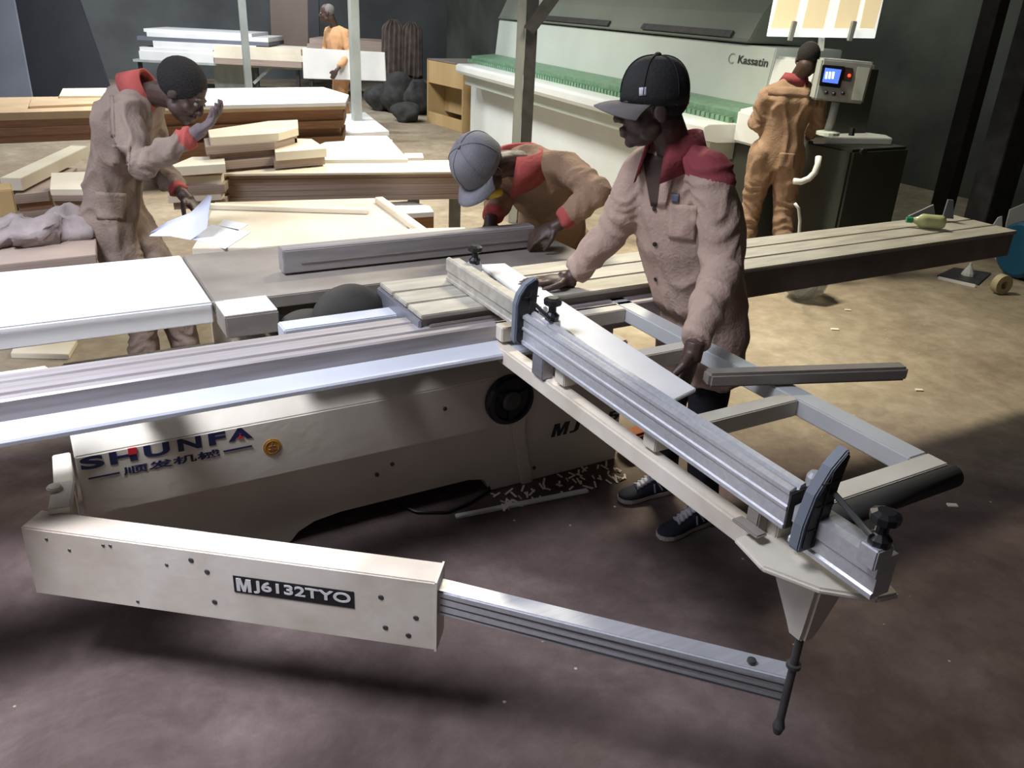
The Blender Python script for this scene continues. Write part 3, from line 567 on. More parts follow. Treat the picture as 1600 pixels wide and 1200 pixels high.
# small two-tier cream pile
zz = pile([(328, 215), (435, 208), (466, 200), (465, 187), (420, 189), (325, 203)], 1.02, .045, 5, 'panel', ['cream panel topmost in the small pile behind the raised hand', 'cream panel in the small pile behind the raised hand'], ['pale', 'edge'], 'cream panels in the small pile', .035)
zz = pile([(430, 238), (510, 232), (487, 217), (450, 216), (428, 228)], .93, .05, 2, 'panel', ['cream panel with cut corners between the piles', 'brown-edged panel under the one with cut corners'], ['pale', 'edge'], 'panels between the piles', .02)
pile([(440, 250), (638, 249), (605, 212), (540, 212), (538, 220), (508, 222)], .842, .018, 2, 'sheet', ['brightly lit white sheet on the long board pile', 'second white sheet under the brightly lit one'], ['white'], 'white sheets on the long board pile', .03)
board([(628, 247), (662, 246), (660, 239), (632, 239)], .83, .02, 'board', 'little white offcut at the right end of the bright sheet', 'white')
# cream trays left
board([(258, 262), (352, 256), (350, 244), (300, 245)], .90, .05, 'panel', 'cream panel behind the forearm of the bending worker', 'pale')
pile([(262, 278), (345, 274), (372, 246), (300, 246)], .83, .045, 4, 'panel', ['pale panel with a raised end left of the long board pile', 'dusty panel stacked left of the long board pile'], ['pale', 'edge', 'pale', 'edge'], 'panels left of the long board pile', .03)
# stack B on trestle
zB = pile([(345, 272), (745, 268), (735, 250), (350, 254)], .82, .012, 1, 'board', ['long pale board topmost of the pile carried on the dark-legged trestle'], ['pale'], None, 0)
pile([(345, 272), (745, 268), (735, 250), (350, 254)], zB, .034, 5, 'board', ['long brown-edged board in the pile on the dark-legged trestle'], ['edge'], 'long boards on the trestle', .025)
tr = empty('trestle', tuple(at(700, 300, 0)), 'dark steel trestle carrying the long board pile', 'trestle')
for x, y in ((652, 320), (718, 330)):
    p = at(x, 268, .64); p.z = 0
    MB().box(p.x - .035, p.y + .03, 0, p.x + .03, p.y + .10, .638).build('leg', 'steel', tr)
p = at(400, 272, .64); MB().box(p.x - .03, p.y + .03, 0, p.x + .03, p.y + .10, .60).build('leg', 'steel', tr)
pa, pb_ = at(400, 268, .62), at(735, 268, .62); MB().bar(pa + Vector((0, .07, -.005)), pb_ + Vector((0, .07, -.005)), .06, .04).build('crossbar', 'steel', tr)
# panel right of trestle leg
board([(612, 335), (678, 331), (672, 322), (640, 314), (610, 316)], .62, .03, 'panel', 'small white-topped panel behind the dark trestle leg', 'white')
MB().slab(qs([(616, 335), (678, 331), (670, 322), (640, 315), (614, 318)], .59), 0, .59).build('carton', 'mdfdark', None, .004, label='brown carton under the small white-topped panel behind the trestle leg', cat='carton')
# left boards
def rbar(a, b, w_, h_, name, label, m='pale'): return MB().bar(a, b, w_, h_).build(name, m, None, .003, label=label, cat='board')
rbar(at(18, 288, .75), at(125, 236, .75), .11, .07, 'long_batten', 'pale long batten running back from the left edge beside the bending worker')
pile([(22, 305), (75, 300), (120, 262), (60, 262)], .70, .05, 5, 'panel', ['rough board in the stack beneath the pale long batten'], ['edge', 'mdfdark', 'edge', 'mdfdark'], 'rough boards beneath the batten', .04)
pile([(78, 296), (150, 296), (140, 268), (80, 270)], .78, .03, 3, 'panel', ['pale square panel directly behind the waist of the bending worker'], ['pale', 'edge'], 'pale square panels behind the bending worker', .02)
p = at(5, 356, .60)
MB().slab(qs([(-40, 300), (20, 296), (18, 286), (-40, 288)], .85), .50, .85).build('carton', 'cabinet', None, .006, label='tan carton at the left edge below the batten', cat='carton')
MB().slab(qs([(-60, 420), (150, 398), (150, 350), (-60, 355)], .74), .70, .74).build('side_table', 'edge', None, .003, label='dusty brown table top behind the left end of the white extension table', cat='table')
gc = MB()
for x, y, a, b, h_ in ((20, 372, .22, .12, .05), (70, 366, .20, .13, .07), (95, 356, .10, .08, .07)):
    q = at(x, y, .76); gc.blob((q.x, q.y, .78), a, b, h_, n=12)
go_ = gc.build('cloth_heap', 'grayfab', None, smooth=True, label='crumpled dusty grey cloth heaped on the side table at the left', cat='cloth')
for v in go_.data.vertices: v.co += Vector((noise.noise(v.co * 24), noise.noise(v.co * 24 + Vector((5, 0, 0))), noise.noise(v.co * 24 + Vector((9, 0, 0))))) * .022 * (1 if v.co.z > .02 else 0) + Vector((noise.noise(v.co * 9), noise.noise(v.co * 9 + Vector((5, 0, 0))), noise.noise(v.co * 9 + Vector((9, 0, 0))) )) * .07 * (1 if v.co.z > .02 else 0)
# large dusty sheet behind the saw with lath and papers
zS = .80
MB().slab(qs([(335, 316), (598, 309), (647, 367), (400, 387), (300, 388), (322, 350)], zS), zS - .03, zS).build('large_sheet', 'dustsheet', None, .003, label='large sawdust-covered sheet lying behind the saw table', cat='board')
tb_ = empty('work_table', tuple(at(480, 350, 0)), 'low work table carrying the large dusty sheet', 'table')
qq = qs([(340, 320), (592, 312), (636, 364), (330, 384)], zS - .03)
MB().slab(qq, zS - .07, zS - .031).build('table_top', 'mdfdark', tb_)
for a, b in qq: MB().box(a - .03, b - .03 if b > 4 else b, 0, a + .03, b + .03 if b > 4 else b + .06, zS - .07).build('leg', 'mdf', tb_)
rbar(at(325, 322, zS + .012), at(576, 330, zS + .012), .05, .022, 'thin_lath', 'thin pale lath lying lengthwise on the large dusty sheet')
rbar(at(592, 312, zS + .015), at(668, 368, zS + .015), .045, .03, 'edge_lath', 'pale lath along the right edge of the large dusty sheet')
board([(560, 372), (742, 368), (726, 355), (640, 357)], .865, .03, 'panel', 'cream panel lying just behind the rip fence', 'pale')
for pts, lb in (([(298, 372), (352, 388), (392, 362), (330, 350)], 'dusty white paper sheet left on the large sheet, nearest the bending worker'), ([(340, 352), (372, 360), (388, 350), (350, 342)], 'smaller white paper scrap behind the first paper sheet')):
    MB().slab(qs(pts, zS + .004), zS, zS + .003).build('paper_sheet', 'paper', None, label=lb, cat='paper')
# far trestle table with piles
D_ = 15.5
ft = empty('folding_table', tuple(ad(420, 100, D_) * 1), 'far folding trestle table loaded with boards', 'table'); ft.location.z = 0
def fbox(x0, x1, z0, z1, D, dp, name, m, par=None, label=None, group=None, yp=75):
    a = ad(x0, yp, D); b = ad(x1, yp, D); a.z = b.z = 0; q = [a, b, b + AHEAD * dp, a + AHEAD * dp]
    return MB().slab([tuple(p_.xy) for p_ in q], z0, z1).build(name, m, par, label=label, cat='board' if label else None, group=group)
def zat(px, py, D): return ad(px, py, D).z
ztab = zat(300, 97, D_)
fbox(205, 470, ztab - .04, ztab, D_, 1.2, 'table_top', 'paint', ft)
for x in (212, 300, 395, 460): fbox(x, x + 5, 0, ztab - .04, D_ + .1, .06, 'leg', 'steel', ft)
MB().bar(ad(397, 130, D_ + .08), ad(428, 101, D_ + .08), .05, .05).build('brace', 'paint', ft)
rw = random.Random(5); z = ztab
spec = [(216, 332, .16, 'white'), (218, 332, .07, 'white'), (240, 400, .12, 'white'), (216, 420, .07, 'greypanel'), (232, 420, .08, 'white'), (228, 395, .06, 'white')]
for k, (a, b, t, m) in enumerate(spec):
    fbox(a, b, z, z + t * .9, D_ + .02 * k, 1.0, 'white_board', m, None, 'white laminated board in the pile on the far table, ' + ('lowest', 'second from the bottom', 'third from the bottom', 'fourth from the bottom', 'fifth from the bottom', 'topmost')[k], 'white boards on the far table'); z += t * .9
z = ztab
for k, (a, b, t, m) in enumerate([(333, 470, .10, 'edge'), (332, 480, .10, 'pale'), (334, 470, .10, 'pale')]):
    fbox(a, b, z, z + t, D_ - .1, .9, 'tan_board', m, None, 'tan board right of the white ones on the far table, ' + ('lowest', 'middle one', 'topmost')[k], 'tan boards on the far table'); z += t
z = zat(500, 88, D_)
for k in range(3):
    fbox(476 + 4 * k, 611 - k * 3, z, z + .09, D_ + .3, .9, 'tan_board', 'edge', None, 'long tan board behind the worker carrying a board, ' + ('lowest', 'middle one', 'topmost')[k], 'tan boards behind the carrying worker'); z += .09
sb = empty('rear_table', tuple(ad(540, 100, D_ + .5)), 'far low table behind the worker carrying a white board', 'table'); sb.location.z = 0
zz = zat(500, 88, D_)
fbox(476, 611, zz - .05, zz, D_ + .3, .9, 'table_top', 'steel', sb)
for x in (480, 535, 600): fbox(x, x + 6, 0, zz - .05, D_ + .4, .06, 'leg', 'steel', sb)
fbox(330, 388, 0, .62, D_ + .4, .4, 'white_box', 'paint', None, None); tag(bpy.data.objects['white_box'], 'pale grey box under the far folding table', 'box')
# leaning panels, door board, coats
def lean(pts, D0, D1_, m, name, label, t=.04):
    q = [ad(x, y, D0 if k < 2 else D1_) for k, (x, y) in enumerate(pts)]; bk = [p_ + AHEAD * t for p_ in q]
    mb = MB(); mb.poly(q + bk, [(0, 1, 2, 3), (7, 6, 5, 4)] + [(i, 4 + i, 4 + (i + 1) % 4, (i + 1) % 4) for i in range(4)])
    return mb.build(name, m, None, label=label, cat='panel')
lean([(-40, 175), (54, 175), (14, -40), (-90, -40)], 13.2, 14.6, 'greypanel', 'leaning_sheet', 'pale grey sheet leaning at the far left edge')
lean([(56, 175), (185, 175), (110, -40), (16, -40)], 14.2, 15.4, 'darkpanel', 'leaning_sheet', 'black sheet leaning to the right of the pale grey one')
lean([(425, 82), (482, 82), (480, -40), (420, -40)], 17.2, 17.3, 'brownpanel', 'brown_door_board', 'brown upright board against the back wall left of the carrying worker')
lean([(482, 110), (500, 110), (497, -40), (480, -40)], 17.1, 17.2, 'darkpanel', 'narrow_dark_board', 'narrow black board just right of the brown upright board')
coats = []
for px, wd_, h0, h1, lb in ((615, .21, 30, 126, 'left of the two dark brown work coats hanging on the back wall'), (643, .19, 34, 120, 'right one of the dark brown work coats hanging on the back wall')):
    t_, b_ = ad(px, h0, 15.0), ad(px, h1, 15.0); m = MB(); rg = []
    for k in range(22):
        u_ = k / 21; c = t_.lerp(b_, u_); rw_ = wd_ * ((.30 + .62 * min(1, u_ / .12)) + .10 * u_)
        rg.append([c + RIGHT * (math.cos(a * math.pi / 24) * rw_) + AHEAD * (math.sin(a * math.pi / 24) * (.07 + .03 * math.sin(a * 1.9 + px + u_ * 2))) + UP * (.03 * math.sin(a * .7 + px) if k == 21 else 0) for a in range(48)])
    m.rings(rg).build('hanging_coat', 'coat', None, smooth=True, label=lb, cat='coat', group=None)
for k, (px, py, a, h_) in enumerate(((598, 172, .27, .42), (624, 176, .30, .66), (650, 178, .27, .55), (636, 190, .22, .30))):
    q = at(px, py, 0); m = MB().blob((q.x, q.y, h_ * .45), a, a, h_ * .55, n=12)
    o = m.build('black_sack', 'cloth', None, smooth=True, label=['leftmost black sack in the heap below the hanging coats', 'tallest black sack in the heap below the hanging coats', 'black sack nearest the wooden cabinet', 'small black sack at the front of the heap'][k], cat='sack')
    for v in o.data.vertices: v.co += Vector((noise.noise(v.co * 5), noise.noise(v.co * 5 + Vector((5, 0, 0))), 0)) * .09
MB().box(3.5, -1, 4.6, 3.7, 19.4, 4.8).build('trim_1', 'blackrub', kind='structure')
for (x, y, s, lb) in ((905, 300, .02, 'between the two capped workers'), (935, 315, .015, 'beside the elbow of the black-capped worker'), (1320, 485, .02, 'farther back of the two below the carriage'), (1298, 515, .025, 'nearer of the two below the carriage'), (1430, 610, .02, 'just right of the bar end'), (1480, 790, .02, 'right of the frame corner'), (640, 1000, .012, 'under the support arm near the bottom')):
    q = at(x, y, 0); MB().bar(q + UP * .004, q + RIGHT * s * 2 + UP * .004, s, .006).build('wood_chip', 'pale', None, label='tiny pale wood chip on the floor ' + lb, cat='wood chip', group='wood chips on the bare floor')
# ================================================================ people
from mathutils.bvhtree import BVHTree
M.update(
 skin=mat('dark_brown_skin', (.078, .046, .037), .5, var=.25, scale=18, bump=.06, bscale=60),
 skinlit=mat('brown_skin', (.13, .075, .058), .5, var=.2, scale=18, bump=.06, bscale=60),
 hair=mat('black_hair', (.016, .014, .014), .9, bump=.5, bscale=120),
 khaki=mat('khaki_pink_cotton', (.47, .335, .27), .9, var=.14, scale=5, bump=.25, bscale=90),
 tan=mat('tan_coverall_cotton', (.35, .225, .145), .9, var=.2, scale=5, bump=.25, bscale=90),
 brownc=mat('brown_coverall_cotton', (.30, .225, .185), .9, var=.28, scale=7, bump=.25, bscale=90),
 orange=mat('orange_tan_cotton', (.62, .34, .17), .9, var=.15, scale=5),
 wine=mat('wine_red_cotton', (.30, .055, .065), .9, var=.2, scale=8, bump=.2, bscale=90),
 redc=mat('faded_red_cotton', (.46, .09, .08), .9, var=.2, scale=8, bump=.2, bscale=90),
 trous=mat('navy_black_denim', (.010, .011, .017), .9, var=.2, scale=9, bump=.2, bscale=90),
 capblk=mat('black_cap_cotton', (.024, .024, .026), .8, var=.2, scale=12, bump=.2, bscale=120),
 capbrim=mat('dusty_grey_brim', (.17, .155, .15), .8, var=.2, scale=12),
 capgrey=mat('grey_cap_cotton', (.21, .21, .235), .85, var=.25, scale=9, bump=.2, bscale=120),
 shoe=mat('navy_suede', (.022, .026, .045), .8, var=.2, scale=12), sole=mat('dusty_rubber_sole', (.58, .50, .45), .8, var=.2, scale=12),
 lace=mat('pale_laces', (.62, .62, .70), .8), yellow=mat('yellow_cloth', (.75, .52, .05), .8, var=.2, scale=12),
 eyewhite=mat('eye_white', (.22, .20, .18), .3), glove=mat('greyish_hand_skin', (.17, .13, .14), .7, var=.25, scale=20, bump=.1, bscale=60),  # glove key: paler, greyer skin colour of the raised hand
)
def remesh(mb, voxel, smooth=4, fac=.5):
    bmesh.ops.recalc_face_normals(mb.bm, faces=mb.bm.faces)
    me = bpy.data.meshes.new('t'); mb.bm.to_mesh(me); mb.bm.free()
    o = bpy.data.objects.new('t', me); scene.collection.objects.link(o)
    r = o.modifiers.new('r', 'REMESH'); r.mode = 'VOXEL'; r.voxel_size = voxel; r.use_smooth_shade = True
    if smooth: s = o.modifiers.new('s', 'SMOOTH'); s.factor = fac; s.iterations = smooth
    bpy.context.view_layer.update(); dg = bpy.context.evaluated_depsgraph_get()
    out = bpy.data.meshes.new_from_object(o.evaluated_get(dg)); bpy.data.objects.remove(o); bpy.data.meshes.remove(me); out.materials.clear()
    return out
def folds(me, amp=.010, stretch=(9, 9, 2.6), fine=.0035, seed=0, limbs=()):
    off = Vector((seed * 3.1, seed * 1.7, seed * 2.3)); N_ = [v.normal.copy() for v in me.vertices]
    for v, n in zip(me.vertices, N_):
        c = v.co; q = Vector((c.x * stretch[0], c.y * stretch[1], c.z * stretch[2])) + off
        q = q + Vector((noise.noise(q * .5), noise.noise(q * .5 + Vector((7, 7, 7))), noise.noise(q * .6))) * .7
        f = (1 - abs(noise.noise(q)) * 2.2) ** 2 if abs(noise.noise(q)) < .45 else 0
        best = 9; w_ = 0
        for a, b in limbs:
            d = b - a; t = max(0, min(1, (c - a).dot(d) / d.length_squared)); r = (c - a - d * t).length
            if r < best: best = r; tt = (c - a).dot(d.normalized()); side = c - a - d * t
        if best < .115:
            w_ = min(1, (.115 - best) / .03)
            q2 = Vector((tt * 17 + 3.5 * noise.noise(c * 6 + off), side.x * 7, side.y * 7 + side.z * 7)) + off
            g = noise.noise(q2); f2 = max(0, 1 - abs(g) * 2.0) ** 2
            f = f * (1 - w_) + f2 * w_ * .8
        v.co = c + n * ((f - .35) * amp + noise.noise(c * 15 + off) * fine)
    bm = bmesh.new(); bm.from_mesh(me)
    for _ in range(2): bmesh.ops.smooth_vert(bm, verts=bm.verts, factor=.5, use_axis_x=True, use_axis_y=True, use_axis_z=True)
    bm.to_mesh(me); bm.free(); me.update()
def ellring(c, a, b, n=24, p=2.3):
    out = []
    for k in range(n):
        t = 2 * math.pi * k / n; ct, st = math.cos(t), math.sin(t)
        out.append(c + a * (abs(ct) ** (2 / p) * (1 if ct >= 0 else -1)) + b * (abs(st) ** (2 / p) * (1 if st >= 0 else -1)))
    return out
def limb(mb, pts, rad, n=14):
    # resample a bent limb with a rounded joint and tapering radii
    mb.tube(pts, rad, n)
    for p, r in zip(pts, rad): mb.blob(p, r, r, r, n=7)
def mid(a, b, t): return a.lerp(b, t)
def basis(fwd, up):
    f = fwd.normalized(); u = (up - f * up.dot(f)).normalized(); r = f.cross(u)
    return Matrix((r, f, u)).transposed()
def hand(mb, W, d, pn, th, curl=.5, spread=.12, k=1.0, thumb_in=.5):
    d = d.normalized(); pn = (pn - d * pn.dot(d)).normalized(); th = (th - d * th.dot(d) - pn * th.dot(pn)).normalized()
    R_ = Matrix((th, d, pn)).transposed()
    mb.blob(W + d * .048 * k, .037 * k, .050 * k, .016 * k, R_, 9)
    mb.tube([W - d * .02, W + d * .03 * k], [.026 * k, .026 * k], 10)
    for i, (o, L, r) in enumerate(((.029, .068, .0085), (.010, .076, .0088), (-.010, .070, .0085), (-.028, .055, .0075))):
        p = W + d * .085 * k + th * o * k; a = curl * (.55 + .06 * i); dirv = (d + th * (o * spread * 9)).normalized(); pts = [W + d * .055 * k + th * o * k * .9, p]; ang = 0
        for s, f in enumerate((.45, .32, .25)):
            ang += a * (1.0 if s else .8)
            p = p + (dirv * math.cos(ang) + pn * math.sin(ang)) * L * f * k; pts.append(p)
        rr_ = [r * 1.08 * k, r * 1.05 * k, r * k, r * .95 * k, r * .82 * k]
        mb.tube(pts, rr_, 8)
        for p, q in zip(pts, rr_): mb.blob(p, q, q, q, n=5)
    b = W + d * .022 * k + th * .022 * k
    pts = [b, b + (th * .85 + d * .55).normalized() * .032 * k, b + (th * .85 + d * .55).normalized() * .034 * k + (d * .9 + th * .35 + pn * thumb_in).normalized() * .030 * k]
    pts.append(pts[-1] + (d + pn * thumb_in * 1.3).normalized() * .024 * k)
    rr_ = [.014 * k, .0115 * k, .010 * k, .0085 * k]; mb.tube(pts, rr_, 8)
    for p, q in zip(pts, rr_): mb.blob(p, q, q, q, n=5)
def head(mb, c, R_):
    def B(x, y, z, a, b, e, n=10, rx=0): mb.blob(c + R_ @ Vector((x, y, z)), a, b, e, R_ @ Matrix.Rotation(rx, 3, 'X'), n)
    B(0, -.012, .030, .074, .095, .083, 14); B(0, .030, -.018, .060, .062, .082, 12); B(0, .038, -.080, .042, .048, .034)
    B(0, .070, -.100, .020, .018, .016); B(0, .082, .022, .046, .014, .010); B(.036, .058, -.030, .026, .026, .024); B(-.036, .058, -.030, .026, .026, .024)
    mb.tube([c + R_ @ Vector((0, .088, .014)), c + R_ @ Vector((0, .104, -.014)), c + R_ @ Vector((0, .110, -.030))], [.008, .010, .013], 10)
    B(.012, .098, -.034, .009, .010, .008, 7); B(-.012, .098, -.034, .009, .010, .008, 7); B(0, .112, -.032, .010, .008, .008, 7)
    B(0, .090, -.060, .025, .014, .0085, 8); B(0, .088, -.075, .022, .014, .0095, 8); B(0, .070, -.067, .030, .022, .02, 8)
    for s in (-1, 1):
        B(.078 * s, -.006, -.012, .007, .019, .032, 9, -.2); B(.071 * s, .004, -.012, .010, .012, .02, 8)
        B(.046 * s, .020, -.066, .018, .034, .026, 8)
def eyes(c, R_, parent):
    for s in (-1, 1):
        e = MB().blob(c + R_ @ Vector((.030 * s, .083, .004)), .0125, .0105, .008, R_, 8).build('eye', 'eyewhite', parent, smooth=True)
        MB().blob(c + R_ @ Vector((.030 * s, .0915, .004)), .0055, .0035, .0055, R_, 7).build('iris', 'black', e, smooth=True)
def collar(neck, up, fwd, r0, r1, h, drop, m, parent, open_=.55, name='collar'):
    R_ = basis(fwd, up); rg = []
    N_ = 26
    for k in range(N_):
        t = -math.pi + open_ + (2 * math.pi - 2 * open_) * k / (N_ - 1); fr = max(0, -math.cos(t)); a = t  # t=0 back
        dv = Vector((math.sin(a), -math.cos(a), 0)); e = abs(k - (N_ - 1) / 2) / ((N_ - 1) / 2); e3 = max(0, e - .55) / .45
        top = neck + R_ @ (dv * (r0 + .012 * e) + Vector((0, 0, h * (1 - .55 * e))))
        fold = top + R_ @ (dv * .012 + Vector((0, 0, .003)))
        bot = neck + R_ @ (dv * (r1 + .02 * e3) + Vector((0, .012 * e3, -drop * (1 + 1.1 * e3))))
        inn = neck + R_ @ (dv * (r0 + .010) + Vector((0, 0, -.012)))
        rg.append([inn, top, fold, bot, bot.lerp(neck, .06), fold.lerp(neck, .10) - R_ @ Vector((0, 0, .008))])
    return MB().rings(rg).build(name, m, parent, smooth=True)
def cap(c, R_, parent, m, mbrim, brim_len=.075, tilt=0.0, rad=1.0, blen=None):
    T = R_ @ Matrix.Rotation(tilt, 3, 'X')
    mb = MB(); rg = []
    for k in range(15):
        th = (math.pi / 2) * k / 14; rr_ = math.cos(th) ** .72 if k < 14 else .02; z = math.sin(th)
        rg.append([c + T @ Vector((.087 * rad * rr_ * math.cos(a * math.pi / 16), -.006 + .107 * rad * rr_ * math.sin(a * math.pi / 16), .012 + .108 * rad * z + (.012 if k == 0 else 0) * 0)) for a in range(32)])
    low = [p + T @ Vector((0, 0, -.028)) for p in rg[0]]
    o = mb.rings([low] + rg).build(parent=parent, name='cap', m=m, smooth=True)
    sm = MB()
    for j in range(6):
        a = j * math.pi / 3 + .52; pts = []
        for k in range(13):
            th = (math.pi / 2) * k / 12.6; rr_ = math.cos(th) ** .72
            pts.append(c + T @ Vector((.0885 * rad * rr_ * math.cos(a), -.006 + .1085 * rad * rr_ * math.sin(a), .0125 + .109 * rad * math.sin(th))))
        sm = MB().tube(pts, .0016, 6).build('cap_seam', m, o, smooth=True)
    MB().blob(c + T @ Vector((0, -.006, .012 + .111 * rad)), .010, .010, .006, T, 7).build('cap_button', m, o, smooth=True)
    br = MB(); L0, L1 = [], []
    for k in range(17):
        a = math.pi * (.10 + .80 * k / 16); x = .088 * rad * math.cos(a); y = -.006 + .107 * rad * math.sin(a)
        dr_ = .012 * math.cos(a) ** 2
        L0.append((x, y - .004, -.012)); L1.append((x * (1.05), y + brim_len * math.sin(a) ** .6, -.016 - .035 * math.cos(a) ** 2 * 1.0 - .008))
    rows = []
    for j in range(6):
        u = j / 5; rows.append([Vector(a).lerp(Vector(b), u) + Vector((0, 0, .006 * math.sin(u * 3))) for a, b in zip(L0, L1)])
    co = []; fc = []; n = 17
    for dz in (0, -.0035):
        for r_ in rows: co += [c + T @ (p + Vector((0, 0, dz))) for p in r_]
    for j in range(5):
        for i in range(n - 1):
            a = j * n + i; fc.append((a, a + 1, a + n + 1, a + n)); b = a + 6 * n; fc.append((b, b + n, b + n + 1, b + 1))
    for i in range(n - 1): fc.append((5 * n + i, 5 * n + i + 1, 11 * n + i + 1, 11 * n + i)); fc.append((i, 6 * n + i, 6 * n + i + 1, i + 1))
    for j in range(5): fc.append((j * n, (j + 1) * n, (j + 7) * n, (j + 6) * n)); fc.append((j * n + n - 1, (j + 6) * n + n - 1, (j + 7) * n + n - 1, (j + 1) * n + n - 1))
    br.poly(co, fc).build('brim', mbrim, o, smooth=True)
    return o, T
def project(objs, px, py):
    best = None; d = ray(px, py).normalized(); o0 = Vector((0, 0, CAMH))
    for ob in objs:
        L = topmost(ob).location
        b = ob.get('_bvh') if False else BV.setdefault(ob.name, BVHTree.FromPolygons([v.co + L for v in ob.data.vertices], [tuple(p.vertices) for p in ob.data.polygons]))
        h = b.ray_cast(o0, d)
        if h[0] is not None and (best is None or h[3] < best[3]): best = h
    return best
BV = {}
def patch(name, m, parent, target, quad, off=.003, th=.003, nu=8, nv=8):
    # small sewn or printed piece that follows the surface of the cloth under it
    P = []; 
    for j in range(nv + 1):
        for i in range(nu + 1):
            u, v = i / nu, j / nv
            x = (quad[0][0] * (1 - u) + quad[1][0] * u) * (1 - v) + (quad[3][0] * (1 - u) + quad[2][0] * u) * v
            y = (quad[0][1] * (1 - u) + quad[1][1] * u) * (1 - v) + (quad[3][1] * (1 - u) + quad[2][1] * u) * v
            P.append(project([target], x, y))
    hs = [h for h in P if h is not None]
    if len(hs) < len(P): return None
    up_ = [h[0] + h[1] * off for h in P]; lo = [h[0] - h[1] * th for h in P]; n = nu + 1; K = len(P); fc = []
    for j in range(nv):
        for i in range(nu): a = j * n + i; fc += [(a, a + 1, a + n + 1, a + n), (K + a, K + a + n, K + a + n + 1, K + a + 1)]
    for i in range(nu): fc += [(i, K + i, K + i + 1, i + 1), (nv * n + i, nv * n + i + 1, K + nv * n + i + 1, K + nv * n + i)]
    for j in range(nv): a = j * n; fc += [(a, a + n, K + a + n, K + a), (a + nu, K + a + nu, K + a + n + nu, a + n + nu)]
    return MB().poly(up_ + lo, fc).build(name, m, parent, smooth=True)
def paint(o, idx_m, test, L=None):
    o.data.materials.append(M[idx_m]); L = topmost(o).location; me = o.data
    k = len(me.materials) - 1
    for p in me.polygons:
        if test(p.center + L): p.material_index = k
def sneaker(heel, toe, parent):
    d = (toe - heel); Ln = d.length; d.normalize(); s = Vector((-d.y, d.x, 0)); H_ = heel.copy(); H_.z = 0
    outline = [(0, .032), (.06, .036), (.14, .034), (.20, .043), (.25, .042), (.28, .030), (.295, .008)]
    k = Ln / .295
    out = [H_ + d * a * k + s * b for a, b in outline] + [H_ + d * a * k - s * b for a, b in reversed(outline)] 
    out = [H_ - d * .012] + out
    sh = MB().slab([tuple(p.xy) for p in out], .0, .026).build('sole', 'sole', parent, .005)
    up = MB(); rg = []
    for a, w_, h in ((-.008, .018, .075), (.02, .031, .090), (.07, .034, .092), (.11, .034, .086), (.15, .036, .070), (.20, .042, .052), (.25, .040, .042), (.28, .026, .034), (.292, .008, .028)):
        c = H_ + d * a * k; rg.append([c + s * w_ * math.cos(t * math.pi / 10) + UP * (.022 + (h - .022) * max(0, math.sin(t * math.pi / 10)) ** .8) for t in range(0, 11)] + [c - s * w_ * .6 + UP * .018, c + s * w_ * .6 + UP * .018])
    u_ = up.rings(rg).build('shoe_upper', 'shoe', parent, smooth=True)
    MB().rings([[H_ + d * a * k - s * .017 + UP * (h - .012), H_ + d * a * k + s * .017 + UP * (h - .012), H_ + d * a * k + s * .013 + UP * h, H_ + d * a * k - s * .013 + UP * h] for a, h in ((.045, .112), (.08, .104), (.12, .090), (.16, .076), (.20, .060))]).build('shoe_tongue', 'lace', u_, .002)
    for j in range(5):
        c = H_ + d * (.115 + .020 * j) * k; h = (.087, .080, .073, .066, .059)[j]
        MB().tube([c - s * .020 + UP * (h - .004) , c + UP * (h + .006), c + s * .020 + d * .008 + UP * (h - .006)], .0055, 6).build('shoelace', 'lace', u_, smooth=True)
    c = H_ + d * .11 * k + UP * .092
    MB().tube([c, c + s * .03 + UP * .006, c + s * .038 - UP * .012, c + s * .01 + d * .01], .0035, 6).build('lace_bow', 'lace', u_, smooth=True)
    for sg in (1, -1):
        b = H_ + d * .075 * k + s * sg * .0345
        st = MB()
        st.bar(b + UP * .035, b + d * .03 + UP * .078, .003, .006).build('side_stripe', 'lace', u_)
        MB().bar(b + d * .035 + UP * .03, b + d * .045 + UP * .072, .003, .006).build('side_stripe', 'lace', u_)
def torso(mb, st, pad=0.0):
    # st: list of (centre, right vector, forward vector) with half sizes in the vectors' lengths
    mb.rings([ellring(c, a * (1 + pad / a.length), b * (1 + pad / b.length)) for c, a, b in st])
def orient(a, up, w_, dpt):
    a = (a - up * a.dot(up)).normalized(); f = up.cross(a).normalized(); return a * w_, f * dpt

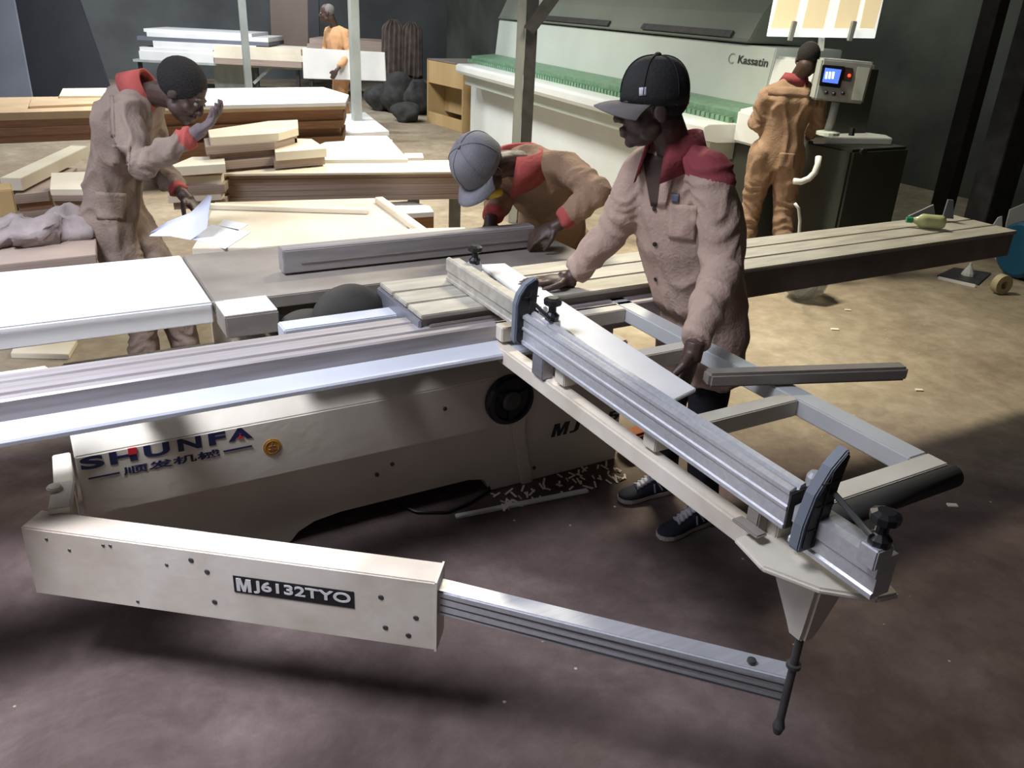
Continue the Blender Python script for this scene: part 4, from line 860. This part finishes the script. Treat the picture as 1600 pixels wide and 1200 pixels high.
def build_person(name, label, J, face, hup, hands, cloth, legs, voxel=.006, tor=None, clothvox=.008, fold=.010, skin='skin', hairm=True, seed=1, hoffset=None, neckdir=None):
    """J: joint points; face/hup: facing and top direction of the head"""
    g = J['pel'].copy(); g.z = 0
    root = empty(name, tuple(g), label, 'person')
    Rh = basis(face, hup)
    spine_up = (J['neck'] - J['pel']).normalized()
    sh = (J['shR'] - J['shL']); hp = (J['hipR'] - J['hipL'])
    ch = mid(J['pel'], J['neck'], .72); ws = mid(J['pel'], J['neck'], .34)
    if 'bend' in J: ws = J['bend'].copy(); ch = J['chest'].copy()
    up_hi = (J['neck'] - ch).normalized(); up_mid = (ch - ws).normalized(); up_lo = (ws - J['pel']).normalized()
    def st(pad, hem=None, wf=(1, 1)):
        W_ = tor or (.165, .105)
        S = [(J['pel'] - up_lo * .10, *orient(hp, up_lo, .135 + pad, .090 + pad)), (J['pel'], *orient(hp, up_lo, .150 + pad, .100 + pad)),
             (mid(J['pel'], ws, .6), *orient(hp, up_lo, (.138 + pad) * wf[0], (.095 + pad) * wf[1])), (ws, *orient(hp + sh, up_mid, (.135 + pad) * wf[0], (.095 + pad) * wf[1])),
             (mid(ws, ch, .5), *orient(sh, up_mid, (.145 + pad) * wf[0], (.102 + pad) * wf[1])), (ch, *orient(sh, up_hi, W_[0] + pad, W_[1] + pad)),
             (mid(ch, J['neck'], .55), *orient(sh, up_hi, W_[0] * .95 + pad, W_[1] * .85 + pad)), (mid(ch, J['neck'], .88), *orient(sh, up_hi, .10 + pad, .065 + pad)), (J['neck'] + up_hi * .01, *orient(sh, up_hi, .055 + pad, .05 + pad))]
        if hem: S = [(h_c, *orient(hp, UP, h_w, h_d)) for h_c, h_w, h_d in hem] + S[2:]
        return S
    bm_ = MB(); torso(bm_, st(-.012))
    for s in 'LR':
        a, e, w_ = J['sh' + s], J['el' + s], J['wr' + s]
        limb(bm_, [mid(J['neck'], a, .55), a, mid(a, e, .5), e, mid(e, w_, .3), mid(e, w_, .7), w_], [.045, .050, .044, .036, .037, .030, .024], 12)
        h_, k_, an = J['hip' + s], J['kn' + s], J['an' + s]
        limb(bm_, [h_, mid(h_, k_, .4), k_, mid(k_, an, .3), an], [.080, .070, .050, .052, .034], 12)
        bm_.blob(an + (J['toe' + s] - an) * .35 - UP * .012, .028, .028, .018, n=7)
        d_, pn, th_, cu_, ti = hands[s]; hand(bm_, w_, d_, pn, th_, cu_, thumb_in=ti, k=cloth.get('handk', 1.05))
    nd = J['head'] + Rh @ Vector((0, -.035, -.05))
    limb(bm_, [J['neck'] - up_hi * .04, mid(J['neck'], nd, .5), nd], [.060, .054, .056], 12)
    head(bm_, J['head'], Rh)
    body_ = link_mesh('body', remesh(bm_, voxel, 3), skin, root, True)
    eyes(J['head'], Rh, body_)
    cm = MB(); torso(cm, st(.016, cloth.get('hem'), cloth.get('wf', (1, 1))))
    for s in 'LR':
        a, e, w_ = J['sh' + s], J['el' + s], J['wr' + s]; cw = e + (w_ - e) * cloth.get('cuff' + s, .90)
        limb(cm, [J['neck'] - up_hi * .030, mid(J['neck'], a, .5) - up_hi * .012, a, mid(a, e, .5), e, mid(e, cw, .5), cw - (cw - e).normalized() * .03], [.060, .064, .068, .066, .060, .056, .043], 14)
        cm.tube([mid(e, cw, .8), cw], [.050, .044], 14)
        if legs == 'coverall':
            h_, k_, an = J['hip' + s], J['kn' + s], J['an' + s]
            limb(cm, [h_, mid(h_, k_, .5), k_, mid(k_, an, .5), mid(k_, an, .97)], [.108, .100, .080, .075, .074], 14)
    cme = remesh(cm, clothvox, 5)
    LB = []
    for s in 'LR':
        LB += [(J['sh' + s], J['el' + s]), (J['el' + s], J['wr' + s])]
        if legs == 'coverall': LB += [(mid(J['hip' + s], J['kn' + s], .5), J['kn' + s]), (J['kn' + s], J['an' + s])]
    folds(cme, fold, fine=fold * .3, seed=seed, limbs=LB)
    co_ = link_mesh(cloth['name'], cme, cloth['m'], root, True)
    if legs == 'trousers':
        tm = MB(); tm.rings([ellring(c, a, b) for c, a, b in st(-.004)[:4]])
        for s in 'LR':
            h_, k_, an = J['hip' + s], J['kn' + s], J['an' + s]
            limb(tm, [h_, mid(h_, k_, .5), k_, mid(k_, an, .5), mid(k_, an, .92)], [.084, .078, .068, .062, .060], 14)
        tme = remesh(tm, .008, 4); folds(tme, .006, seed=seed + 4); link_mesh('trousers', tme, 'trous', root, True)
    return root, body_, co_, Rh
def blunt_shoe(an, toe, parent, m='black'):
    d = (toe - an); d.z = 0; L = d.length; d.normalize(); s = Vector((-d.y, d.x, 0)); H_ = an.copy(); H_.z = 0; rg = []
    for a, w_, h in ((-.07, .02, .07), (-.04, .035, .09), (.03, .038, .09), (.09, .042, .065), (.14, .042, .05), (.19, .012, .03)):
        c = H_ + d * a; rg.append([c + s * w_ * math.cos(t * math.pi / 8) + UP * (h * max(0, math.sin(t * math.pi / 8)) ** .7) for t in range(9)])
    MB().rings(rg).build('shoe', m, parent, smooth=True)

# ---- worker in the dark cap
JA = dict(head=ad(1020, 165, 2.60), neck=ad(1056, 232, 2.67), pel=ad(1098, 500, 2.78), shL=ad(1112, 272, 2.53), shR=ad(1006, 262, 2.76), elL=ad(1128, 420, 2.42), wrL=ad(1084, 545, 2.16),
          elR=ad(958, 362, 2.80), wrR=ad(890, 436, 2.79))
hL, hR = JA['pel'] + Vector((-.01, -.085, -.02)), JA['pel'] + Vector((.01, .075, -.02))
toeL, heelL, toeR, heelR = at(1028, 843, 0), at(1108, 812, 0), at(966, 784, 0), at(1046, 766, 0)
JA.update(hipL=hL, hipR=hR, anL=heelL.lerp(toeL, .2) + UP * .09, anR=heelR.lerp(toeR, .2) + UP * .09, toeL=toeL, toeR=toeR)
JA['knL'] = mid(hL, JA['anL'], .5) + Vector((-.03, -.01, 0)); JA['knR'] = mid(hR, JA['anR'], .5) + Vector((-.03, 0, 0))
hemA = [(JA['pel'] + Vector((0, -.02, -.185)), .192, .132), (JA['pel'] + Vector((0, -.01, -.08)), .186, .130), (JA['pel'] + Vector((0, 0, .02)), .178, .124)]
faceA = (-RIGHT * .97 - AHEAD * .10 - UP * .13)
rootA, bodyA, jackA, RhA = build_person('person', 'worker in a black cap and pinkish khaki jacket holding the white panel on the saw', JA, faceA, UP,
    dict(R=(-RIGHT * .93 - UP * .05 - AHEAD * .15, -UP, -AHEAD, .12, .15), L=(-UP * .95 - RIGHT * .14 - AHEAD * .20, -RIGHT * .8 + AHEAD * .5, -RIGHT * .6 - AHEAD * .8, .45, .5)),
    dict(name='jacket', m='khaki', hem=hemA, wf=(1.12, 1.30), handk=1.12, cuffL=.93, cuffR=.90), 'trousers', voxel=.0045, clothvox=.007, fold=.013, tor=(.168, .112), seed=2)
paint(jackA, 'wine', lambda c: c.z > 1.352 - .25 * max(0, (c - JA['shL']).dot(RIGHT)) and (c - JA['neck']).dot(-RIGHT * .4 - AHEAD) < .40 and (c - JA['neck']).dot(RIGHT) > -.03)
collar(JA['neck'] + UP * .005, UP * .95 - RIGHT * .3, -RIGHT * .85 - AHEAD * .55, .066, .105, .05, .05, 'wine', rootA, .50)
patch('undershirt', 'skin', jackA, jackA, [(1003, 238), (1042, 244), (1030, 322), (1018, 322)], .004, .01)
patch('placket', 'khaki', jackA, jackA, [(1018, 326), (1033, 326), (1037, 492), (1021, 492)], .004, .004, 4, 20)
patch('lapel', 'khaki', jackA, jackA, [(1040, 248), (1056, 262), (1040, 322), (1030, 322)], .008, .004)
patch('chest_pocket', 'khaki', jackA, jackA, [(1047, 318), (1090, 322), (1086, 378), (1046, 372)], .0045, .003)
patch('pocket_badge', 'grayplastic', jackA, jackA, [(1050, 302), (1062, 303), (1061, 316), (1050, 315)], .007, .003, 3, 3)
for x, y in ((1024, 326), (1024, 381), (1026, 436), (1029, 488)):
    h = project([jackA], x, y)
    if h: MB().lathe(h[0] + h[1] * .004, h[1], [(0, .0075), (.003, .0075), (.004, .004)], 12).build('button', 'black', jackA)
capA, TA = cap(JA['head'] + RhA @ Vector((0, 0, .024)), RhA, rootA, 'capblk', 'capbrim', .078, .10, .96)
patch('side_mark', 'lace', capA, capA, [(999, 137), (1010, 136), (1010, 149), (999, 150)], .002, .001, 3, 3)
patch('front_mark', 'inkwhite', capA, capA, [(964, 128), (969, 128), (966, 140), (962, 140)], .002, .001, 3, 3)
hm = MB().blob(JA['head'] + RhA @ Vector((0, -.022, .020)), .0745, .088, .075, RhA, 12)
hm.build('hair', 'hair', bodyA, smooth=True)
sneaker(heelL, toeL, rootA); sneaker(heelR, toeR, rootA)

# ---- worker bending over the rip fence
JB = dict(head=ad(752, 262, 3.35), neck=ad(812, 250, 3.52), chest=ad(845, 285, 3.66), bend=ad(862, 325, 3.84), pel=ad(862, 372, 3.98), shL=ad(885, 262, 3.50), shR=ad(802, 268, 3.68),
          elL=ad(934, 300, 3.34), wrL=ad(872, 352, 3.36), elR=ad(785, 305, 3.62), wrR=ad(766, 345, 3.44))
hL, hR = JB['pel'] + RIGHT * .09 - AHEAD * .02 - UP * .02, JB['pel'] - RIGHT * .09 + AHEAD * .0 - UP * .02
JB.update(hipL=hL, hipR=hR); 
for s, h_ in (('L', hL), ('R', hR)):
    a = h_.copy(); a.z = .09; JB['an' + s] = a + (RIGHT * .03 if s == 'L' else RIGHT * -.03); JB['kn' + s] = mid(h_, JB['an' + s], .5) - AHEAD * .04; t = a - AHEAD * .18; t.z = 0; JB['toe' + s] = t
faceB = (-RIGHT * .45 - AHEAD * .45 - UP * .85)
rootB, bodyB, covB, RhB = build_person('person', 'worker in a grey cap bending over the rip fence with a red collar', JB, faceB, (-RIGHT * .55 - AHEAD * .55 + UP * .55),
    dict(L=(-RIGHT * .85 - UP * .45 + AHEAD * .0, -UP * .8 + AHEAD * .4 - RIGHT * .3, -AHEAD * .8 + UP * .2, .6, .5), R=(-UP * .9 - AHEAD * .4, -AHEAD * .5 + UP * .1, RIGHT, .8, .5)),
    dict(name='coverall', m='tan', cuffL=.90, cuffR=.88), 'coverall', voxel=.006, fold=.013, seed=5, tor=(.16, .11))
collar(JB['neck'], (JB['neck'] - JB['chest']).normalized() * .8 + UP * .2, -RIGHT * .55 - AHEAD * .75, .075, .125, .06, .06, 'redc', rootB, .5)
paint(covB, 'redc', lambda c: min((c - (JB['el' + s] + (JB['wr' + s] - JB['el' + s]) * .84)).length for s in 'LR') < .055)
capB, TB = cap(JB['head'] + RhB @ Vector((0, 0, .022)), RhB, rootB, 'capgrey', 'capgrey', .065, -.05, 1.05)
MB().blob(JB['head'] + RhB @ Vector((0, -.022, .012)), .076, .088, .080, RhB, 12).build('hair', 'hair', bodyB, smooth=True)
yl = MB().blob(ad(775, 300, 3.36), .03, .03, .022, n=8).blob(ad(765, 306, 3.36), .03, .02, .012, n=8); link_mesh('yellow_neck_cloth', remesh(yl, .006, 2), 'yellow', rootB, True)
blunt_shoe(JB['anL'], JB['toeL'], rootB); blunt_shoe(JB['anR'], JB['toeR'], rootB)

# ---- worker bending at the left with a raised hand
JC = dict(head=ad(287, 144, 3.74), neck=ad(226, 142, 3.82), chest=ad(196, 195, 3.84), bend=ad(180, 262, 3.84), pel=ad(176, 335, 3.85), shL=ad(232, 172, 3.98), shR=ad(196, 185, 3.66),
          elR=ad(222, 258, 3.52), wrR=ad(306, 208, 3.58), elL=ad(250, 268, 3.95), wrL=ad(288, 306, 3.80))
hL, hR = JC['pel'] + AHEAD * .09 - UP * .02, JC['pel'] - AHEAD * .09 - UP * .02
JC.update(hipL=hL, hipR=hR)
for s, h_ in (('L', hL), ('R', hR)):
    a = h_.copy(); a.z = .09; a += RIGHT * (.10 if s == 'R' else .24); JC['an' + s] = a; JC['kn' + s] = mid(h_, a, .5) + RIGHT * .06; t = a + RIGHT * .18; t.z = 0; JC['toe' + s] = t
faceC = (RIGHT * .80 - UP * .60 - AHEAD * .15)
rootC, bodyC, covC, RhC = build_person('person', 'bareheaded worker bending at the left, one hand raised before his face', JC, faceC, (UP * .8 + RIGHT * .6),
    dict(R=(RIGHT * .82 + UP * .55 - AHEAD * .1, -AHEAD * .2 - RIGHT * .5 + UP * .8, AHEAD * .2 - RIGHT * .6 + UP * .8, .6, .5), L=(RIGHT * .7 - UP * .6 - AHEAD * .3, -UP * .7 - RIGHT * .5, -AHEAD, .6, .6)),
    dict(name='coverall', m='brownc', cuffR=.92, cuffL=.85, handk=1.18), 'coverall', voxel=.006, fold=.024, seed=9, tor=(.165, .12), skin='skin')
paint(covC, 'redc', lambda c: min((c - (JC['el' + s] + (JC['wr' + s] - JC['el' + s]) * .88)).length for s in 'LR') < .060)
paint(bodyC, 'glove', lambda c: (c - JC['wrR'] - RIGHT * .06 - UP * .05).length < .13 and (c - JC['head']).length > .14)  # raised hand coloured paler and greyer than his other skin
collar(JC['neck'], RIGHT * .75 + UP * .5, RIGHT * .5 - UP * .8, .066, .115, .05, .05, 'redc', rootC, .5)
MB().blob(JC['head'] + RhC @ Vector((0, -.030, .036)), .092, .108, .096, RhC, 14).build('hair', 'hair', bodyC, smooth=True)
gl = MB(); cc = JC['head']
for s in (-1, 1): gl = MB().tube([cc + RhC @ Vector((.074 * s, -.005, .008)), cc + RhC @ Vector((.066 * s, .07, .008))], .0025, 6).build('glasses_arm', 'black', bodyC)
patch('waist_band', 'brownc', covC, covC, [(134, 266), (228, 272), (228, 281), (134, 276)], .006, .004, 16, 3)
patch('hip_pocket', 'brownc', covC, covC, [(150, 300), (196, 302), (194, 344), (152, 342)], .006, .004)
patch('shoulder_seam', 'brownc', covC, covC, [(172, 150), (178, 150), (180, 214), (174, 214)], .005, .003, 2, 12)
patch('chest_pocket', 'brownc', covC, covC, [(176, 226), (204, 228), (203, 258), (176, 256)], .006, .003)
# curved paper sheet in his lower hand
pp = MB(); rows = []
def lerp_poly(pts, u):
    k = min(int(u * (len(pts) - 1)), len(pts) - 2); t = u * (len(pts) - 1) - k
    return tuple(pts[k][i] * (1 - t) + pts[k + 1][i] * t for i in range(len(pts[0])))
top_e = [(232, 365, 3.52), (262, 346, 3.58), (298, 332, 3.66), (312, 318, 3.70), (324, 305, 3.72)]
bot_e = [(233, 369, 3.50), (266, 369, 3.50), (298, 375, 3.50), (324, 356, 3.52), (329, 312, 3.62)]
for j in range(9):
    v = j / 8
    rows.append([ad(*[a_ * (1 - v) + b_ * v for a_, b_ in zip(lerp_poly(top_e, i / 12), lerp_poly(bot_e, i / 12))]) + AHEAD * .03 * math.sin(v * math.pi) for i in range(13)])
co = [p for r_ in rows for p in r_]; co2 = [p + AHEAD * .0015 for p in co]; K = len(co); fc = []
for j in range(8):
    for i in range(12): a = j * 13 + i; fc += [(a, a + 1, a + 14, a + 13), (K + a, K + a + 13, K + a + 14, K + a + 1)]
pp.poly(co + co2, fc).build('curled_paper', 'paper', None, smooth=True, label='curling white paper sheet held in the lower hand of the bending worker', cat='paper')
blunt_shoe(JC['anL'], JC['toeL'], rootC); blunt_shoe(JC['anR'], JC['toeR'], rootC)

# ---- worker at the console, seen from behind
JD = dict(head=ad(1263, 92, 6.27), neck=ad(1243, 124, 6.32), pel=ad(1214, 240, 6.32), shL=ad(1200, 150, 6.30), shR=ad(1276, 152, 6.36), elL=ad(1182, 192, 6.34), wrL=ad(1206, 214, 6.52), elR=ad(1278, 196, 6.42), wrR=ad(1262, 214, 6.62))
hL, hR = JD['pel'] - RIGHT * .09, JD['pel'] + RIGHT * .09
JD.update(hipL=hL, hipR=hR, anL=ad(1160, 398, 6.40), anR=ad(1222, 402, 6.24)); JD['anL'].z = .09; JD['anR'].z = .09
for s in 'LR': JD['kn' + s] = mid(JD['hip' + s], JD['an' + s], .5) + AHEAD * .03; t = JD['an' + s] + AHEAD * .18; t.z = 0; JD['toe' + s] = t
rootD, bodyD, covD, RhD = build_person('person', 'worker in a tan coverall standing with his back to us at the control console', JD, AHEAD * .8 + RIGHT * .4 - UP * .25, UP,
    dict(L=(RIGHT * .6 + AHEAD * .7, -UP, AHEAD, .5, .3), R=(-RIGHT * .5 + AHEAD * .8, -UP, -RIGHT, .5, .3)),
    dict(name='coverall', m='tan', cuffL=.9, cuffR=.8), 'coverall', voxel=.008, clothvox=.010, fold=.022, seed=13, tor=(.185, .12))
collar(JD['neck'], UP * .95 + RIGHT * .2, AHEAD, .066, .10, .035, .03, 'wine', rootD, .5)
MB().blob(JD['head'] + RhD @ Vector((0, -.018, .026)), .077, .092, .084, RhD, 12).build('hair', 'hair', bodyD, smooth=True)
patch('waist_band', 'tan', covD, covD, [(1186, 208), (1250, 212), (1250, 220), (1186, 216)], .006, .004, 12, 3)
patch('back_pocket', 'tan', covD, covD, [(1218, 238), (1242, 240), (1240, 264), (1217, 262)], .006, .004)
patch('back_yoke', 'tan', covD, covD, [(1200, 134), (1268, 138), (1266, 152), (1200, 148)], .005, .003, 12, 3)
blunt_shoe(JD['anL'], JD['toeL'], rootD); blunt_shoe(JD['anR'], JD['toeR'], rootD)

# ---- far worker carrying a white board
JE = dict(head=ad(511, 20, 12.1), neck=ad(523, 42, 12.2), pel=ad(533, 118, 12.25), shL=ad(540, 52, 12.1), shR=ad(514, 50, 12.35), elL=ad(546, 84, 12.05), wrL=ad(526, 110, 11.84), elR=ad(510, 75, 12.45), wrR=ad(505, 92, 12.40))
hL, hR = JE['pel'] - AHEAD * .09, JE['pel'] + AHEAD * .09
JE.update(hipL=hL, hipR=hR)
for s, h_ in (('L', hL), ('R', hR)):
    a = h_.copy(); a.z = .09; JE['an' + s] = a + RIGHT * (.05 if s == 'R' else -.06); JE['kn' + s] = mid(h_, a, .5) - RIGHT * .03; t = JE['an' + s] - RIGHT * .18; t.z = 0; JE['toe' + s] = t
rootE, bodyE, covE, RhE = build_person('person', 'far worker in an orange-tan coverall carrying a white board under his arm', JE, -RIGHT * .95 - AHEAD * .2 - UP * .1, UP,
    dict(L=(-RIGHT * .5 - UP * .8, AHEAD, -RIGHT, .9, .3), R=(-RIGHT * .5 - UP * .6, -AHEAD, UP, .5, .3)),
    dict(name='coverall', m='orange', cuffL=.8, cuffR=.9), 'coverall', voxel=.011, clothvox=.013, fold=.016, seed=17)
MB().blob(JE['head'] + RhE @ Vector((0, -.018, .028)), .077, .092, .084, RhE, 10).build('hair', 'capbrim', bodyE, smooth=True)
patch('yellow_badge', 'yellow', covE, covE, [(508, 40), (514, 42), (512, 50), (508, 48)], .006, .004, 2, 2)
blunt_shoe(JE['anL'], JE['toeL'], rootE); blunt_shoe(JE['anR'], JE['toeR'], rootE)
q = [ad(472, 75, 11.95), ad(601, 82, 11.95), ad(603, 127, 11.95), ad(474, 123, 11.95)]; bk = [p + AHEAD * .05 for p in q]
MB().poly(q + bk, [(0, 1, 2, 3), (7, 6, 5, 4)] + [(i, 4 + i, 4 + (i + 1) % 4, (i + 1) % 4) for i in range(4)]).build('carried_board', 'white', None, .006, label='bright white board held under the arm of the far worker', cat='board')
